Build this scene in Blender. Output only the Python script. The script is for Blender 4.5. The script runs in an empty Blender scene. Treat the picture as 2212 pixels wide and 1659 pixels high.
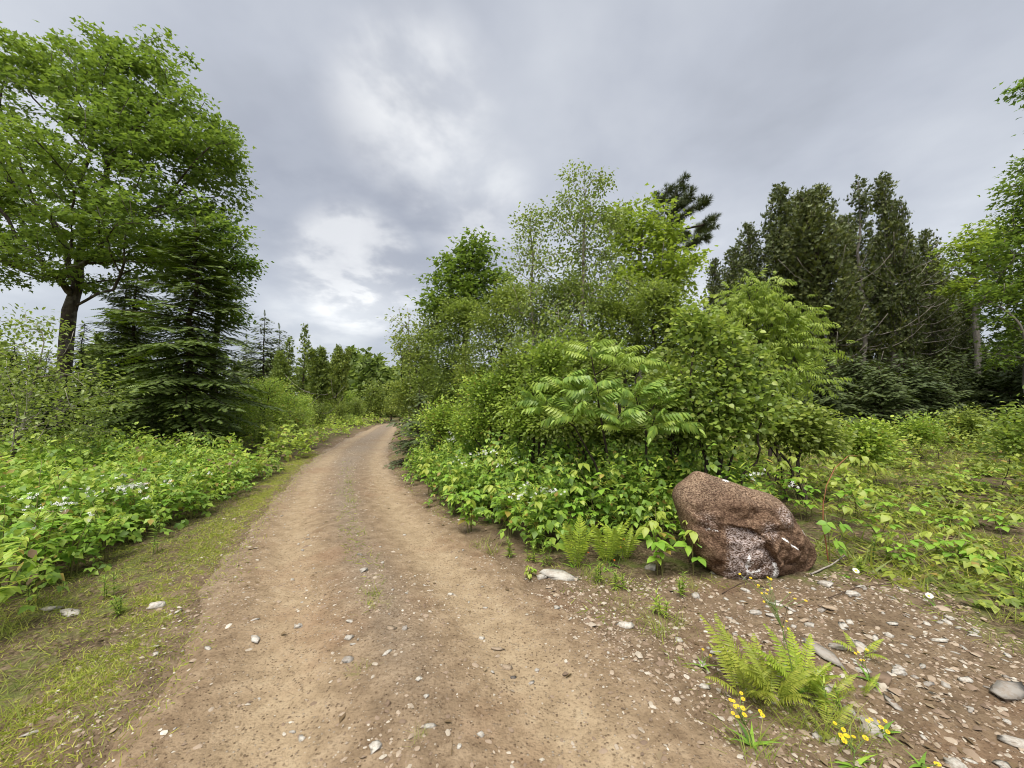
import bpy, math, random
import numpy as np
from mathutils import Vector

R = np.random.default_rng(11)
random.seed(5)
scene = bpy.context.scene
COL = scene.collection

# ------------------------------------------------------------------ camera
F_PX, CX, CY = 832.0, 1106.0, 829.5          # pixels of a 2212 x 1659 view of the photograph
CAM_H, PITCH = 1.55, math.atan(45.5 / 832.0)
cam = bpy.data.cameras.new('camera')
cam.sensor_width = 36.0
cam.lens = 36.0 * F_PX / 2212.0
cam.clip_start, cam.clip_end = 0.05, 2000.0
cam_o = bpy.data.objects.new('camera', cam)
cam_o.location = (0, 0, CAM_H)
cam_o.rotation_euler = (math.pi / 2 + PITCH, 0, 0)
COL.objects.link(cam_o)
scene.camera = cam_o

# ------------------------------------------------------------------ exposure, renderer
scene.view_settings.view_transform = 'Standard'
scene.view_settings.look = 'None'
scene.view_settings.gamma = 1.0
scene.view_settings.use_curve_mapping = False
EXPO = 1.85
scene.view_settings.exposure = EXPO
scene.render.engine = 'CYCLES'
scene.cycles.max_bounces = 9
scene.cycles.diffuse_bounces = 6
scene.cycles.glossy_bounces = 2
scene.cycles.transmission_bounces = 7
scene.cycles.transparent_max_bounces = 4
scene.cycles.caustics_reflective = False
scene.cycles.caustics_refractive = False
scene.cycles.use_denoising = True
scene.cycles.filter_width = 1.05

def pix_dir(px, py):
    u, v = (px - CX) / F_PX, (CY - py) / F_PX
    c, s = math.cos(PITCH), math.sin(PITCH)
    return np.array([u, c - v * s, s + v * c])

def PT(px, py, Y):
    d = pix_dir(px, py)
    t = Y / d[1]
    return np.array([d[0] * t, Y, CAM_H + d[2] * t])

# ------------------------------------------------------------------ sun and overcast sky
SUN_EL, SUN_AZ = math.radians(66), math.radians(200)
sun = bpy.data.lights.new('sun', 'SUN')
sun.energy = 1.5
sun.angle = math.radians(40)
sun.color = (1.0, 0.965, 0.90)
sun_o = bpy.data.objects.new('sun', sun)
sd = Vector((math.cos(SUN_EL) * math.sin(SUN_AZ), math.cos(SUN_EL) * math.cos(SUN_AZ), math.sin(SUN_EL)))
sun_o.rotation_euler = (-sd).to_track_quat('-Z', 'Y').to_euler()
sun_o.location = (0, 0, 60)
COL.objects.link(sun_o)

world = bpy.data.worlds.new('World')
scene.world = world
world.use_nodes = True

class NT:
    """small helper for building node trees"""
    def __init__(self, tree):
        self.t = tree; self.n = tree.nodes; self.l = tree.links
        self.n.clear()
    def node(self, kind, **kw):
        n = self.n.new(kind)
        for k, v in kw.items():
            setattr(n, k, v)
        return n
    def link(self, a, b):
        self.l.new(a, b)
    def put(self, sock, v):
        if hasattr(v, 'is_output'):
            self.l.new(v, sock)
        elif v is not None:
            sock.default_value = v
    def math(self, op, a, b=None, c=None, clamp=False):
        n = self.node('ShaderNodeMath', operation=op, use_clamp=clamp)
        self.put(n.inputs[0], a)
        if b is not None: self.put(n.inputs[1], b)
        if c is not None: self.put(n.inputs[2], c)
        return n.outputs[0]
    def vmath(self, op, a, b=None, out=0):
        n = self.node('ShaderNodeVectorMath', operation=op)
        self.put(n.inputs[0], a)
        if b is not None: self.put(n.inputs[1], b)
        return n.outputs[out]
    def noise(self, vec, scale, detail=4, rough=0.55, dist=0.0, out=0):
        n = self.node('ShaderNodeTexNoise')
        if vec is not None: self.l.new(vec, n.inputs['Vector'])
        n.inputs['Scale'].default_value = scale
        n.inputs['Detail'].default_value = detail
        n.inputs['Roughness'].default_value = rough
        n.inputs['Distortion'].default_value = dist
        return n.outputs[out]
    def voro(self, vec, scale, feature='F1', out=0, rand=1.0):
        n = self.node('ShaderNodeTexVoronoi', feature=feature)
        if vec is not None: self.l.new(vec, n.inputs['Vector'])
        n.inputs['Scale'].default_value = scale
        n.inputs['Randomness'].default_value = rand
        return n.outputs[out]
    def mix(self, f, a, b, mode='MIX'):
        n = self.node('ShaderNodeMix', data_type='RGBA', blend_type=mode)
        self.put(n.inputs['Factor'], f)
        for s, v in ((6, a), (7, b)):
            if isinstance(v, tuple): v = (*v[:3], 1.0)
            self.put(n.inputs[s], v)
        return n.outputs[2]
    def ramp(self, f, stops, interp='LINEAR'):
        n = self.node('ShaderNodeValToRGB')
        self.l.new(f, n.inputs[0])
        cr = n.color_ramp
        cr.interpolation = interp
        while len(cr.elements) < len(stops): cr.elements.new(0.5)
        for e, (p, c) in zip(cr.elements, stops):
            e.position = p
            e.color = (*c[:3], 1.0) if isinstance(c, tuple) else (c, c, c, 1.0)
        return n.outputs[0]
    def smooth(self, x, a, b):
        n = self.node('ShaderNodeMapRange', interpolation_type='SMOOTHSTEP')
        self.put(n.inputs[0], x)
        n.inputs[1].default_value = a; n.inputs[2].default_value = b
        return n.outputs[0]
    def attr(self, name, out='Fac'):
        n = self.node('ShaderNodeAttribute', attribute_name=name)
        return n.outputs[out]

def build_world():
    w = NT(world.node_tree)
    tc = w.node('ShaderNodeTexCoord')
    d = tc.outputs['Generated']
    sep = w.node('ShaderNodeSeparateXYZ'); w.link(d, sep.inputs[0])
    zz = w.math('MAXIMUM', sep.outputs[2], 0.0)
    zz = w.math('ADD', zz, 0.22)
    comb = w.node('ShaderNodeCombineXYZ')
    w.link(w.math('DIVIDE', sep.outputs[0], zz), comb.inputs[0])
    w.link(w.math('DIVIDE', sep.outputs[1], zz), comb.inputs[1])
    p = comb.outputs[0]
    big = w.noise(p, 0.6, 3, 0.5, 0.2)
    mid = w.noise(p, 1.7, 5, 0.52, 0.15)
    k = w.math('ADD', w.math('MULTIPLY', big, 0.5), w.math('MULTIPLY', mid, 0.5))
    cloud = w.ramp(k, [(0.35, (0.40, 0.42, 0.465)), (0.46, (0.51, 0.535, 0.59)), (0.54, (0.60, 0.625, 0.67)), (0.66, (0.80, 0.82, 0.85))])
    # thinner cloud where the brightest breaks show above the road
    def lobe(px, py, inner, outer):
        v = pix_dir(px, py); v = v / np.linalg.norm(v)
        dot = w.vmath('DOT_PRODUCT', d, tuple(v), out=1)
        return w.smooth(dot, math.cos(math.radians(outer)), math.cos(math.radians(inner)))
    tear = w.noise(p, 2.6, 5, 0.55, 0.15)
    tear = w.smooth(tear, 0.40, 0.62)
    br = w.math('MULTIPLY', lobe(770, 590, 2, 10), 1.5)
    br = w.math('MAXIMUM', br, w.math('MULTIPLY', lobe(900, 240, 1, 12), 0.62))
    br = w.math('MAXIMUM', br, w.math('MULTIPLY', lobe(1010, 420, 1, 10), 0.5))
    br = w.math('MAXIMUM', br, w.math('MULTIPLY', lobe(690, 700, 1, 8), 0.3))
    br = w.math('MULTIPLY', br, w.math('ADD', w.math('MULTIPLY', tear, 0.95), 0.22))
    br = w.math('MINIMUM', br, 1.0)
    cloud = w.mix(br, cloud, (1.0, 1.0, 0.99))
    # darker cloud bank
    dk = w.math('MAXIMUM', w.math('MULTIPLY', lobe(690, 440, 2, 14), 0.55), w.math('MULTIPLY', lobe(1010, 540, 2, 9), 0.35))
    dk = w.math('MAXIMUM', dk, w.math('MULTIPLY', lobe(860, 510, 2, 10), 0.6))
    dk = w.math('MULTIPLY', dk, w.math('SUBTRACT', 1.15, w.math('MULTIPLY', tear, 0.5)))
    cloud = w.mix(dk, cloud, (0.32, 0.34, 0.40))
    sky = w.node('ShaderNodeTexSky', sky_type='NISHITA')
    sky.sun_disc = False
    sky.sun_elevation = SUN_EL
    sky.sun_rotation = SUN_AZ
    clear = w.vmath('SCALE', sky.outputs[0]); clear.node.inputs[3].default_value = 0.10
    g = 2.0 ** (-EXPO)
    over = w.vmath('SCALE', cloud); over.node.inputs[3].default_value = g * 1.05
    col = w.mix(0.94, clear, over)
    bg = w.node('ShaderNodeBackground')
    w.link(col, bg.inputs[0]); bg.inputs[1].default_value = 1.0
    out = w.node('ShaderNodeOutputWorld'); w.link(bg.outputs[0], out.inputs[0])
build_world()

# ------------------------------------------------------------------ numeric helpers
def vnoise(x, y, seed=0):
    x = np.asarray(x, float); y = np.asarray(y, float)
    xi = np.floor(x).astype(np.int64); yi = np.floor(y).astype(np.int64)
    xf = x - xi; yf = y - yi
    xf = xf * xf * (3 - 2 * xf); yf = yf * yf * (3 - 2 * yf)
    def h(a, b):
        n = (a * 374761393 + b * 668265263 + seed * 974711) & 0x7fffffff
        n = ((n ^ (n >> 13)) * 1274126177) & 0x7fffffff
        return ((n ^ (n >> 16)) & 0xffff) / 65535.0
    a = h(xi, yi); b = h(xi + 1, yi); c = h(xi, yi + 1); e = h(xi + 1, yi + 1)
    return (a + (b - a) * xf) * (1 - yf) + (c + (e - c) * xf) * yf

def fbm(x, y, seed=0, octs=4):
    s, a, t = 0.0, 0.5, 0.0
    for o in range(octs):
        s = s + a * vnoise(np.asarray(x) * 2 ** o, np.asarray(y) * 2 ** o, seed + o * 17)
        t += a; a *= 0.5
    return s / t

def sstep(a, b, x):
    t = np.clip((np.asarray(x, float) - a) / (b - a), 0, 1)
    return t * t * (3 - 2 * t)

def norm(v):
    return v / np.maximum(np.linalg.norm(v, axis=-1, keepdims=True), 1e-9)

# road edges read from the photograph on flat ground
def flat(px, py):
    d = pix_dir(px, py); t = CAM_H / -d[2]
    return d[0] * t, d[1] * t
_le = [flat(*p) for p in ((150, 1659), (330, 1450), (440, 1270), (520, 1150), (600, 1060), (645, 1010), (690, 978), (735, 953), (790, 928), (812, 918))]
_re = [flat(*p) for p in ((1670, 1659), (1450, 1470), (1205, 1290), (1020, 1170), (940, 1110), (880, 1050), (848, 1000), (842, 975), (848, 950), (862, 920))]
_ly = np.array([-8, -1] + [p[1] for p in _le] + [36, 41, 46]); _lx = np.array([2.2, -0.75] + [p[0] for p in _le] + [-10.2, -8.6, -5.0])
_ry = np.array([-8, -1] + [p[1] for p in _re] + [36, 41, 46]); _rx = np.array([5.0, 2.0] + [p[0] for p in _re] + [-7.7, -6.0, -2.0])
def _smooth_tab(ys, xs):
    Y = np.linspace(-8, 46, 541)
    X = np.interp(Y, ys, xs)
    k = np.hanning(15); k /= k.sum()
    Xp = np.pad(X, 7, mode='reflect', reflect_type='odd')
    return Y, np.convolve(Xp, k, 'valid')
_LY, _LX = _smooth_tab(_ly, _lx); _RY, _RX = _smooth_tab(_ry, _rx)
def road_l(y): return np.interp(y, _LY, _LX)
def road_r(y): return np.interp(y, _RY, _RX)

def H(x, y):
    """height of the ground"""
    x = np.asarray(x, float); y = np.asarray(y, float)
    off_r = x - road_r(y); off_l = road_l(y) - x
    z = 1.2 * sstep(4.5, 24, y) * sstep(1.5, 9, off_r)
    z = z + 0.25 * sstep(6, 20, y) * sstep(1.0, 6, off_l)
    away = np.maximum(off_r, off_l)
    z = z + (fbm(x * 0.35, y * 0.35, 3, 3) - 0.5) * 0.30 * sstep(0.6, 4, away)
    z = z + (fbm(x * 1.6, y * 1.6, 9, 3) - 0.5) * 0.10 * sstep(-0.2, 0.8, away)
    z = z + (fbm(x * 9, y * 9, 21, 3) - 0.5) * 0.028
    inside = sstep(0.15, -0.25, away)
    z = z - 0.06 * inside
    return z

def G(px, py):
    """point of the ground seen at a pixel"""
    d = pix_dir(px, py)
    lo, hi = 0.5, 60.0
    for _ in range(50):
        m = 0.5 * (lo + hi)
        if CAM_H + d[2] * m > float(H(d[0] * m, d[1] * m)): lo = m
        else: hi = m
    return np.array([d[0] * lo, d[1] * lo, float(H(d[0] * lo, d[1] * lo))])

# ------------------------------------------------------------------ mesh helpers
class Acc:
    def __init__(self): self.V = []; self.F = []; self.A = []; self.n = 0
    def add(self, V, Fc, a=0.0):
        V = np.asarray(V, np.float32).reshape(-1, 3); Fc = np.asarray(Fc, np.int32).reshape(-1, 3)
        self.V.append(V); self.F.append(Fc + self.n); self.n += len(V)
        self.A.append(np.broadcast_to(np.asarray(a, np.float32), (len(V),)))
    def arrays(self):
        if not self.V: return np.zeros((0, 3), np.float32), np.zeros((0, 3), np.int32), np.zeros(0, np.float32)
        return np.concatenate(self.V), np.concatenate(self.F), np.concatenate(self.A)

TRIS = [0]
def mesh(name, V, Fc, mat, smooth=False, attrs=None):
    V = np.ascontiguousarray(V, np.float32); Fc = np.ascontiguousarray(Fc, np.int32)
    me = bpy.data.meshes.new(name)
    n = len(Fc)
    TRIS[0] += n
    me.vertices.add(len(V)); me.vertices.foreach_set('co', V.ravel())
    me.loops.add(3 * n); me.loops.foreach_set('vertex_index', Fc.ravel())
    me.polygons.add(n)
    me.polygons.foreach_set('loop_start', np.arange(0, 3 * n, 3, dtype=np.int32))
    me.update(calc_edges=True)
    if smooth:
        me.polygons.foreach_set('use_smooth', np.ones(n, bool))
    for k, v in (attrs or {}).items():
        a = me.attributes.new(k, 'FLOAT', 'POINT')
        a.data.foreach_set('value', np.ascontiguousarray(v, np.float32))
    me.materials.append(mat)
    return me

def acc_mesh(name, acc, mat, smooth=False):
    V, Fc, A = acc.arrays()
    return mesh(name, V, Fc, mat, smooth, {'tint': A})

def obj(name, me, parent=None, loc=None):
    o = bpy.data.objects.new(name, me)
    COL.objects.link(o)
    if parent is not None: o.parent = parent
    if loc is not None: o.location = tuple(float(c) for c in loc)
    return o

def tag(o, label=None, cat=None, group=None, kind=None):
    if label: o['label'] = label
    if cat: o['category'] = cat
    if group: o['group'] = group
    if kind: o['kind'] = kind
    return o

def thing(name, label, cat, loc=(0, 0, 0), rotz=0.0, group=None):
    o = bpy.data.objects.new(name, None)
    o.empty_display_size = 0.1
    COL.objects.link(o)
    o.location = tuple(float(c) for c in loc)
    o.rotation_euler = (0, 0, rotz)
    return tag(o, label, cat, group)

def clone(root, loc, rotz=0.0, scale=1.0, label=None, group=None):
    def cp(o, parent):
        c = o.copy(); COL.objects.link(c); c.parent = parent
        for ch in KIDS.get(o.name, ()): cp(ch, c)
        return c
    KIDS = {}
    for ch in root.children_recursive: KIDS.setdefault(ch.parent.name, []).append(ch)
    r = cp(root, None)
    r.location = tuple(float(c) for c in loc); r.rotation_euler = (0, 0, rotz)
    r.scale = (scale,) * 3 if np.isscalar(scale) else scale
    if label: r['label'] = label
    if group: r['group'] = group
    return r

def tube(P, r, sides=6, cap=True):
    P = np.asarray(P, float); n = len(P)
    r = np.broadcast_to(np.asarray(r, float), (n,))
    T = np.gradient(P, axis=0) if n > 2 else np.repeat((P[-1] - P[0])[None], n, 0)
    T = norm(T)
    ref = np.where(np.abs(T[:, 2:3]) > 0.9, np.array([[1.0, 0, 0]]), np.array([[0, 0, 1.0]]))
    A = norm(np.cross(T, ref)); B = np.cross(T, A)
    a = np.linspace(0, 2 * np.pi, sides, endpoint=False)
    V = P[:, None] + r[:, None, None] * (np.cos(a)[None, :, None] * A[:, None] + np.sin(a)[None, :, None] * B[:, None])
    V = V.reshape(-1, 3)
    i = np.arange(n - 1)[:, None] * sides; j = np.arange(sides)[None]
    j2 = (j + 1) % sides
    q = [i + j, i + j2, i + sides + j2, i + sides + j]
    Fc = np.concatenate([np.stack([q[0], q[1], q[2]], -1).reshape(-1, 3), np.stack([q[0], q[2], q[3]], -1).reshape(-1, 3)])
    if cap:
        V = np.concatenate([V, P[-1:]])
        k = len(V) - 1; b = (n - 1) * sides
        Fc = np.concatenate([Fc, np.array([[b + s, b + (s + 1) % sides, k] for s in range(sides)])])
    return V, Fc

def place(tmpl, pos, dirs, nrm, scale):
    """copies of a template leaf: local x along dirs, local z near nrm"""
    TV, TF = tmpl
    X = norm(np.asarray(dirs, float)); N = np.asarray(nrm, float)
    Z = norm(N - (N * X).sum(-1, keepdims=True) * X)
    Yv = np.cross(Z, X)
    s = np.asarray(scale, float).reshape(-1, 1, 1)
    n = len(X)
    V = pos[:, None] + s * (TV[None, :, 0:1] * X[:, None] + TV[None, :, 1:2] * Yv[:, None] + TV[None, :, 2:3] * Z[:, None])
    Fc = TF[None] + (np.arange(n) * len(TV))[:, None, None]
    return V.reshape(-1, 3), Fc.reshape(-1, 3)

def ov(V, Fc): return np.array(V, float), np.array(Fc, int)
# leaf templates: x = length 0..1, y = width, z = up
T_DIAMOND = ov([(0, 0, 0), (.42, .30, .07), (1, 0, -.06), (.42, -.30, .07)], [(0, 2, 1), (0, 3, 2)])
T_OVATE = ov([(0, 0, 0), (.25, .27, .05), (.65, .25, .05), (1, 0, -.10), (.65, -.25, .05), (.25, -.27, .05), (.5, 0, -.02)],
             [(0, 6, 1), (1, 6, 2), (2, 6, 3), (3, 6, 4), (4, 6, 5), (5, 6, 0)])
T_ROUND = ov([(0, 0, 0), (.12, .36, .05), (.5, .42, .06), (.8, .2, 0), (1, 0, -.08), (.8, -.2, 0), (.5, -.42, .06), (.12, -.36, .05), (.45, 0, -.02)],
             [(0, 8, 1), (1, 8, 2), (2, 8, 3), (3, 8, 4), (4, 8, 5), (5, 8, 6), (6, 8, 7), (7, 8, 0)])
T_MAPLE = ov([(0, 0, 0), (.28, .52, -.05), (.46, .19, .04), (1, 0, -.10), (.46, -.19, .04), (.28, -.52, -.05)],
             [(0, 2, 1), (0, 3, 2), (0, 4, 3), (0, 5, 4)])
def feather(pairs=4, w=0.34, thick=0.10, sweep=0.26, droop=0.10):
    V, Fc = [], []
    for k in range(pairs):
        x = 0.06 + 0.80 * k / pairs
        l = w * (1 - 0.55 * k / pairs) * (0.75 if k == 0 else 1)
        for s in (1, -1):
            b = len(V)
            V += [(x, 0, -droop * x * x), (x + thick, 0, -droop * (x + thick) ** 2), (x + sweep, s * l, -droop * (x + sweep) ** 2 - .03)]
            Fc.append((b, b + 1, b + 2) if s < 0 else (b, b + 2, b + 1))
    b = len(V)
    V += [(0, .02, 0), (0, -.02, 0), (1, 0, -droop)]
    Fc.append((b, b + 1, b + 2))
    b = len(V)
    V += [(.7, .09, -droop * .5), (.7, -.09, -droop * .5), (1.05, 0, -droop)]
    Fc.append((b, b + 1, b + 2))
    return ov(V, Fc)
T_FIR = feather(5, 0.34, 0.19, 0.16)
T_CEDAR = ov([(0, 0, 0), (.45, .34, -.10), (.55, .10, 0), (.95, .18, -.16), (.62, -.02, .02), (1, -.16, -.2), (.5, -.14, 0), (.5, -.40, -.12)],
             [(0, 2, 1), (0, 4, 2), (2, 4, 3), (0, 6, 4), (4, 6, 5), (0, 7, 6)])
def tuft(n=9):
    r = np.random.default_rng(3); V, Fc = [], []
    for k in range(n):
        a = 2 * np.pi * k / n + r.uniform(-.3, .3); e = r.uniform(.25, .75)
        d = np.array([math.cos(e), math.sin(e) * math.cos(a), math.sin(e) * math.sin(a)])
        s = np.cross(d, [0.3, .5, .8]); s /= np.linalg.norm(s)
        b = len(V)
        V += [tuple(s * .035), tuple(-s * .035), tuple(d)]; Fc.append((b, b + 1, b + 2))
    return ov(V, Fc)
T_TUFT = tuft()
def leaflet(L=1.0, W=0.36, droop=0.22, fold=0.10, ts=(0, .12, .38, .66, .86, 1.0), ws=(0, .62, 1.0, .74, .30, 0), org=(0, 0, 0), ang=0.0, tilt=0.0):
    V, Fc = [], []
    prev = None
    for t, w in zip(ts, ws):
        z = -droop * t * t * L
        row = [(t * L, 0, z)] if w == 0 else [(t * L, W * w * L, z + fold * w * W * L * 2), (t * L, 0, z), (t * L, -W * w * L, z + fold * w * W * L * 2)]
        idx = list(range(len(V), len(V) + len(row))); V += row
        if prev is not None:
            if len(prev) == 1: Fc += [(prev[0], idx[1], idx[0]), (prev[0], idx[2], idx[1])]
            elif len(idx) == 1: Fc += [(prev[0], prev[1], idx[0]), (prev[1], prev[2], idx[0])]
            else:
                for a, b in ((0, 1), (1, 2)):
                    Fc += [(prev[a], prev[b], idx[b]), (prev[a], idx[b], idx[a])]
        prev = idx
    V = np.array(V, float)
    c, s = math.cos(tilt), math.sin(tilt)
    V = np.stack([V[:, 0] * c + V[:, 2] * s, V[:, 1], -V[:, 0] * s + V[:, 2] * c], -1)
    c, s = math.cos(ang), math.sin(ang)
    V = np.stack([V[:, 0] * c - V[:, 1] * s, V[:, 0] * s + V[:, 1] * c, V[:, 2]], -1) + np.array(org)
    return V, np.array(Fc, int)

def trifoliate(seed, low=False, young=False):
    """raspberry leaf: petiole and three leaflets, unit length about 1"""
    r = np.random.default_rng(seed); a = Acc()
    ts, ws = ((0, .42, 1.0), (0, 1.0, 0)) if low else ((0, .12, .38, .66, .86, 1.0), (0, .62, 1.0, .74, .30, 0))
    dr = 0.45 if young else 0.28
    j = np.array([.40, 0, .05])
    for ang, L, o in ((r.uniform(-.12, .12), .60, j + [.02, 0, 0]), (1.15 + r.uniform(-.2, .2), .50, j - [.05, 0, 0]), (-1.15 + r.uniform(-.2, .2), .50, j - [.05, 0, 0])):
        V, Fc = leaflet(L, .37 + r.uniform(-.03, .03), dr + r.uniform(-.08, .12), .10 + r.uniform(-.04, .10), ts, ws, o, ang, r.uniform(-.05, .40) + (.3 if young else 0))
        a.add(V, Fc)
    if not low:
        V, Fc = tube([(0, 0, 0), (.2, 0, .045), j], [.012, .010, .008], 3, False)
        a.add(V, Fc)
    V, Fc, _ = a.arrays()
    return V.astype(float), Fc.astype(int)
T_TRI = [trifoliate(s, True) for s in (1, 2, 3)]
def tri_far(seed):
    """three folded leaflets of two faces each, for plants farther off"""
    r = np.random.default_rng(seed); a = Acc()
    for ang, L, x in ((r.uniform(-.1, .1), .60, .42), (1.15 + r.uniform(-.2, .2), .50, .35), (-1.15 + r.uniform(-.2, .2), .50, .35)):
        V = np.array([(0, 0, 0), (.40, .36, .06), (1, 0, -.2 + r.uniform(-.1, .1)), (.40, -.36, .06)]) * L
        c, q = math.cos(ang), math.sin(ang)
        a.add(np.stack([V[:, 0] * c - V[:, 1] * q + x, V[:, 0] * q + V[:, 1] * c, V[:, 2] + .05], -1), [(0, 2, 1), (0, 3, 2)])
    V, Fc, _ = a.arrays()
    return V.astype(float), Fc.astype(int)
T_TRIF = [tri_far(s) for s in (1, 2, 3)]

def pinnate(seed, pairs=7, leaf_w=.17, L=.30, arch=.45, ts=(0, .35, .75, 1.0), ws=(0, 1, .6, 0), rachis=True):
    """sumac or ash leaf: arching rachis with leaflets both sides"""
    r = np.random.default_rng(seed); a = Acc()
    def rac(t): return np.array([t * (1 - .12 * arch * t), 0, .22 * arch * t - arch * t * t * .75])
    if rachis:
        P = np.array([rac(t) for t in np.linspace(0, .96, 6)])
        V, Fc = tube(P, np.linspace(.010, .004, 6), 3, False); a.add(V, Fc)
    for k in range(pairs):
        t = .18 + .74 * k / (pairs - .2)
        l = L * (.70 + .55 * math.sin(math.pi * min(1, (k + 1.2) / (pairs + 1.5))))
        for s in (1, -1):
            V, Fc = leaflet(l, leaf_w, .35, .10, ts, ws, rac(t), s * (1.12 - .25 * t) + r.uniform(-.08, .08), .55 + arch * t * .6 + r.uniform(-.1, .3))
            a.add(V, Fc)
    V, Fc = leaflet(L * .95, leaf_w, .35, .10, ts, ws, rac(.95), 0, .9 * arch + .2); a.add(V, Fc)
    V, Fc, _ = a.arrays()
    return V.astype(float), Fc.astype(int)

def frond(seed, pairs=19, width=.21, arch=.35, sub=True):
    """fern frond, unit length along x, bending over"""
    r = np.random.default_rng(seed); a = Acc()
    def rac(t): return np.array([t * (1 - .25 * arch * t), .04 * math.sin(3 * t + seed), arch * (.35 * t - .75 * t ** 2.4)])
    P = np.array([rac(t) for t in np.linspace(0, 1, 8)])
    V, Fc = tube(P, np.linspace(.008, .002, 8), 3, False); a.add(V, Fc)
    for k in range(pairs):
        t = .10 + .88 * k / pairs
        w = width * (min(1, (t - .02) / .28) ** .7) * (1 - max(0, (t - .35) / .65) ** 1.35) + .012
        for s in (1, -1):
            o = rac(t)
            if sub:
                ts, ws = (0, .18, .26, .44, .52, .72, 1.0), (0, 1.0, .62, .95, .55, .6, 0)
            else:
                ts, ws = (0, .3, 1.0), (0, 1.0, 0)
            V, Fc = leaflet(w, .025 / max(w, .03) * .75, .30, .15, ts, ws, o, s * (1.25 - .25 * t) + r.uniform(-.1, .1), arch * t * .8 + r.uniform(-.1, .35))
            a.add(V, Fc)
    V, Fc, _ = a.arrays()
    return V.astype(float), Fc.astype(int)

# ------------------------------------------------------------------ materials
def new_mat(name):
    m = bpy.data.materials.new(name); m.use_nodes = True
    return m, NT(m.node_tree)

def leaf_mat(name, dark, mid, light, young=None, trans=0.38, rough=0.5, spec=0.35, scale=3.0, tgain=(1.15, 1.22, 0.6), gain=(2.15, 1.95, 1.35), sick=0.0):
    """dark / mid / light: colours of single leaves; young: colour of new growth (tint attribute)"""
    m, n = new_mat(name)
    dark, mid, light = (tuple(c * g_ for c, g_ in zip(col, gain)) for col in (dark, mid, light))
    geo = n.node('ShaderNodeNewGeometry')
    oi = n.node('ShaderNodeObjectInfo')
    tc = n.node('ShaderNodeTexCoord')
    big = n.noise(tc.outputs['Object'], scale * .35, 3, .55)
    f = n.math('ADD', n.math('MULTIPLY', geo.outputs['Random Per Island'], 0.55), n.math('MULTIPLY', big, 0.55))
    f = n.math('ADD', f, n.math('MULTIPLY', oi.outputs['Random'], 0.22))
    f = n.math('SUBTRACT', f, 0.14)
    col = n.ramp(f, [(0.12, dark), (0.5, mid), (0.9, light)])
    if young is not None:
        col = n.mix(n.attr('tint'), col, young)
    if sick:
        rp = n.math('FRACT', n.math('ADD', n.math('MULTIPLY', geo.outputs['Random Per Island'], 7.31), oi.outputs['Random']))
        col = n.mix(n.math('MULTIPLY', n.math('GREATER_THAN', rp, 1 - sick), .8), col, (.42, .27, .07))
    fine = n.noise(tc.outputs['Object'], scale * 22, 2, .5)
    col = n.mix(n.math('MULTIPLY', fine, 0.35), col, n.mix(0.5, col, (0.02, 0.03, 0.008)))
    # leaves are paler underneath
    col = n.mix(n.math('MULTIPLY', geo.outputs['Backfacing'], 0.22), col, (0.30, 0.36, 0.22))
    b = n.node('ShaderNodeBsdfPrincipled')
    n.link(col, b.inputs['Base Color'])
    b.inputs['Roughness'].default_value = rough
    b.inputs['Specular IOR Level'].default_value = spec
    t = n.node('ShaderNodeBsdfTranslucent')
    tcol = n.mix(1.0, col, (*tgain,), 'MULTIPLY')
    n.link(tcol, t.inputs[0])
    mx = n.node('ShaderNodeMixShader'); mx.inputs[0].default_value = trans
    n.link(b.outputs[0], mx.inputs[1]); n.link(t.outputs[0], mx.inputs[2])
    o = n.node('ShaderNodeOutputMaterial'); n.link(mx.outputs[0], o.inputs[0])
    return m

def bark_mat(name, dark, light, scale=14.0, bump=0.5, patch=None):
    m, n = new_mat(name)
    tc = n.node('ShaderNodeTexCoord')
    mp = n.node('ShaderNodeMapping'); mp.inputs['Scale'].default_value = (1, 1, .25)
    n.link(tc.outputs['Object'], mp.inputs[0])
    a = n.noise(mp.outputs[0], scale, 5, .65, .4)
    col = n.ramp(a, [(0.3, dark), (0.68, light)])
    if patch:
        pn = n.noise(tc.outputs['Object'], 2.6, 3, .6)
        col = n.mix(n.smooth(pn, .48, .62), col, patch)
    b = n.node('ShaderNodeBsdfPrincipled'); n.link(col, b.inputs['Base Color'])
    b.inputs['Roughness'].default_value = .85; b.inputs['Specular IOR Level'].default_value = .2
    bp = n.node('ShaderNodeBump'); bp.inputs['Strength'].default_value = bump; bp.inputs['Distance'].default_value = .03
    n.link(a, bp.inputs['Height']); n.link(bp.outputs[0], b.inputs['Normal'])
    o = n.node('ShaderNodeOutputMaterial'); n.link(b.outputs[0], o.inputs[0])
    return m

def plain_mat(name, col, rough=.6, var=.3, trans=0.0):
    m, n = new_mat(name)
    geo = n.node('ShaderNodeNewGeometry'); tc = n.node('ShaderNodeTexCoord')
    f = n.math('ADD', n.math('MULTIPLY', geo.outputs['Random Per Island'], .6), n.math('MULTIPLY', n.noise(tc.outputs['Object'], 30, 3), .5))
    c = n.mix(f, tuple(x * (1 - var) for x in col), tuple(min(1, x * (1 + var)) for x in col))
    b = n.node('ShaderNodeBsdfPrincipled'); n.link(c, b.inputs['Base Color'])
    b.inputs['Roughness'].default_value = rough; b.inputs['Specular IOR Level'].default_value = .25
    sh = b.outputs[0]
    if trans:
        t = n.node('ShaderNodeBsdfTranslucent'); n.link(c, t.inputs[0])
        mx = n.node('ShaderNodeMixShader'); mx.inputs[0].default_value = trans
        n.link(sh, mx.inputs[1]); n.link(t.outputs[0], mx.inputs[2]); sh = mx.outputs[0]
    o = n.node('ShaderNodeOutputMaterial'); n.link(sh, o.inputs[0])
    return m

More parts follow.
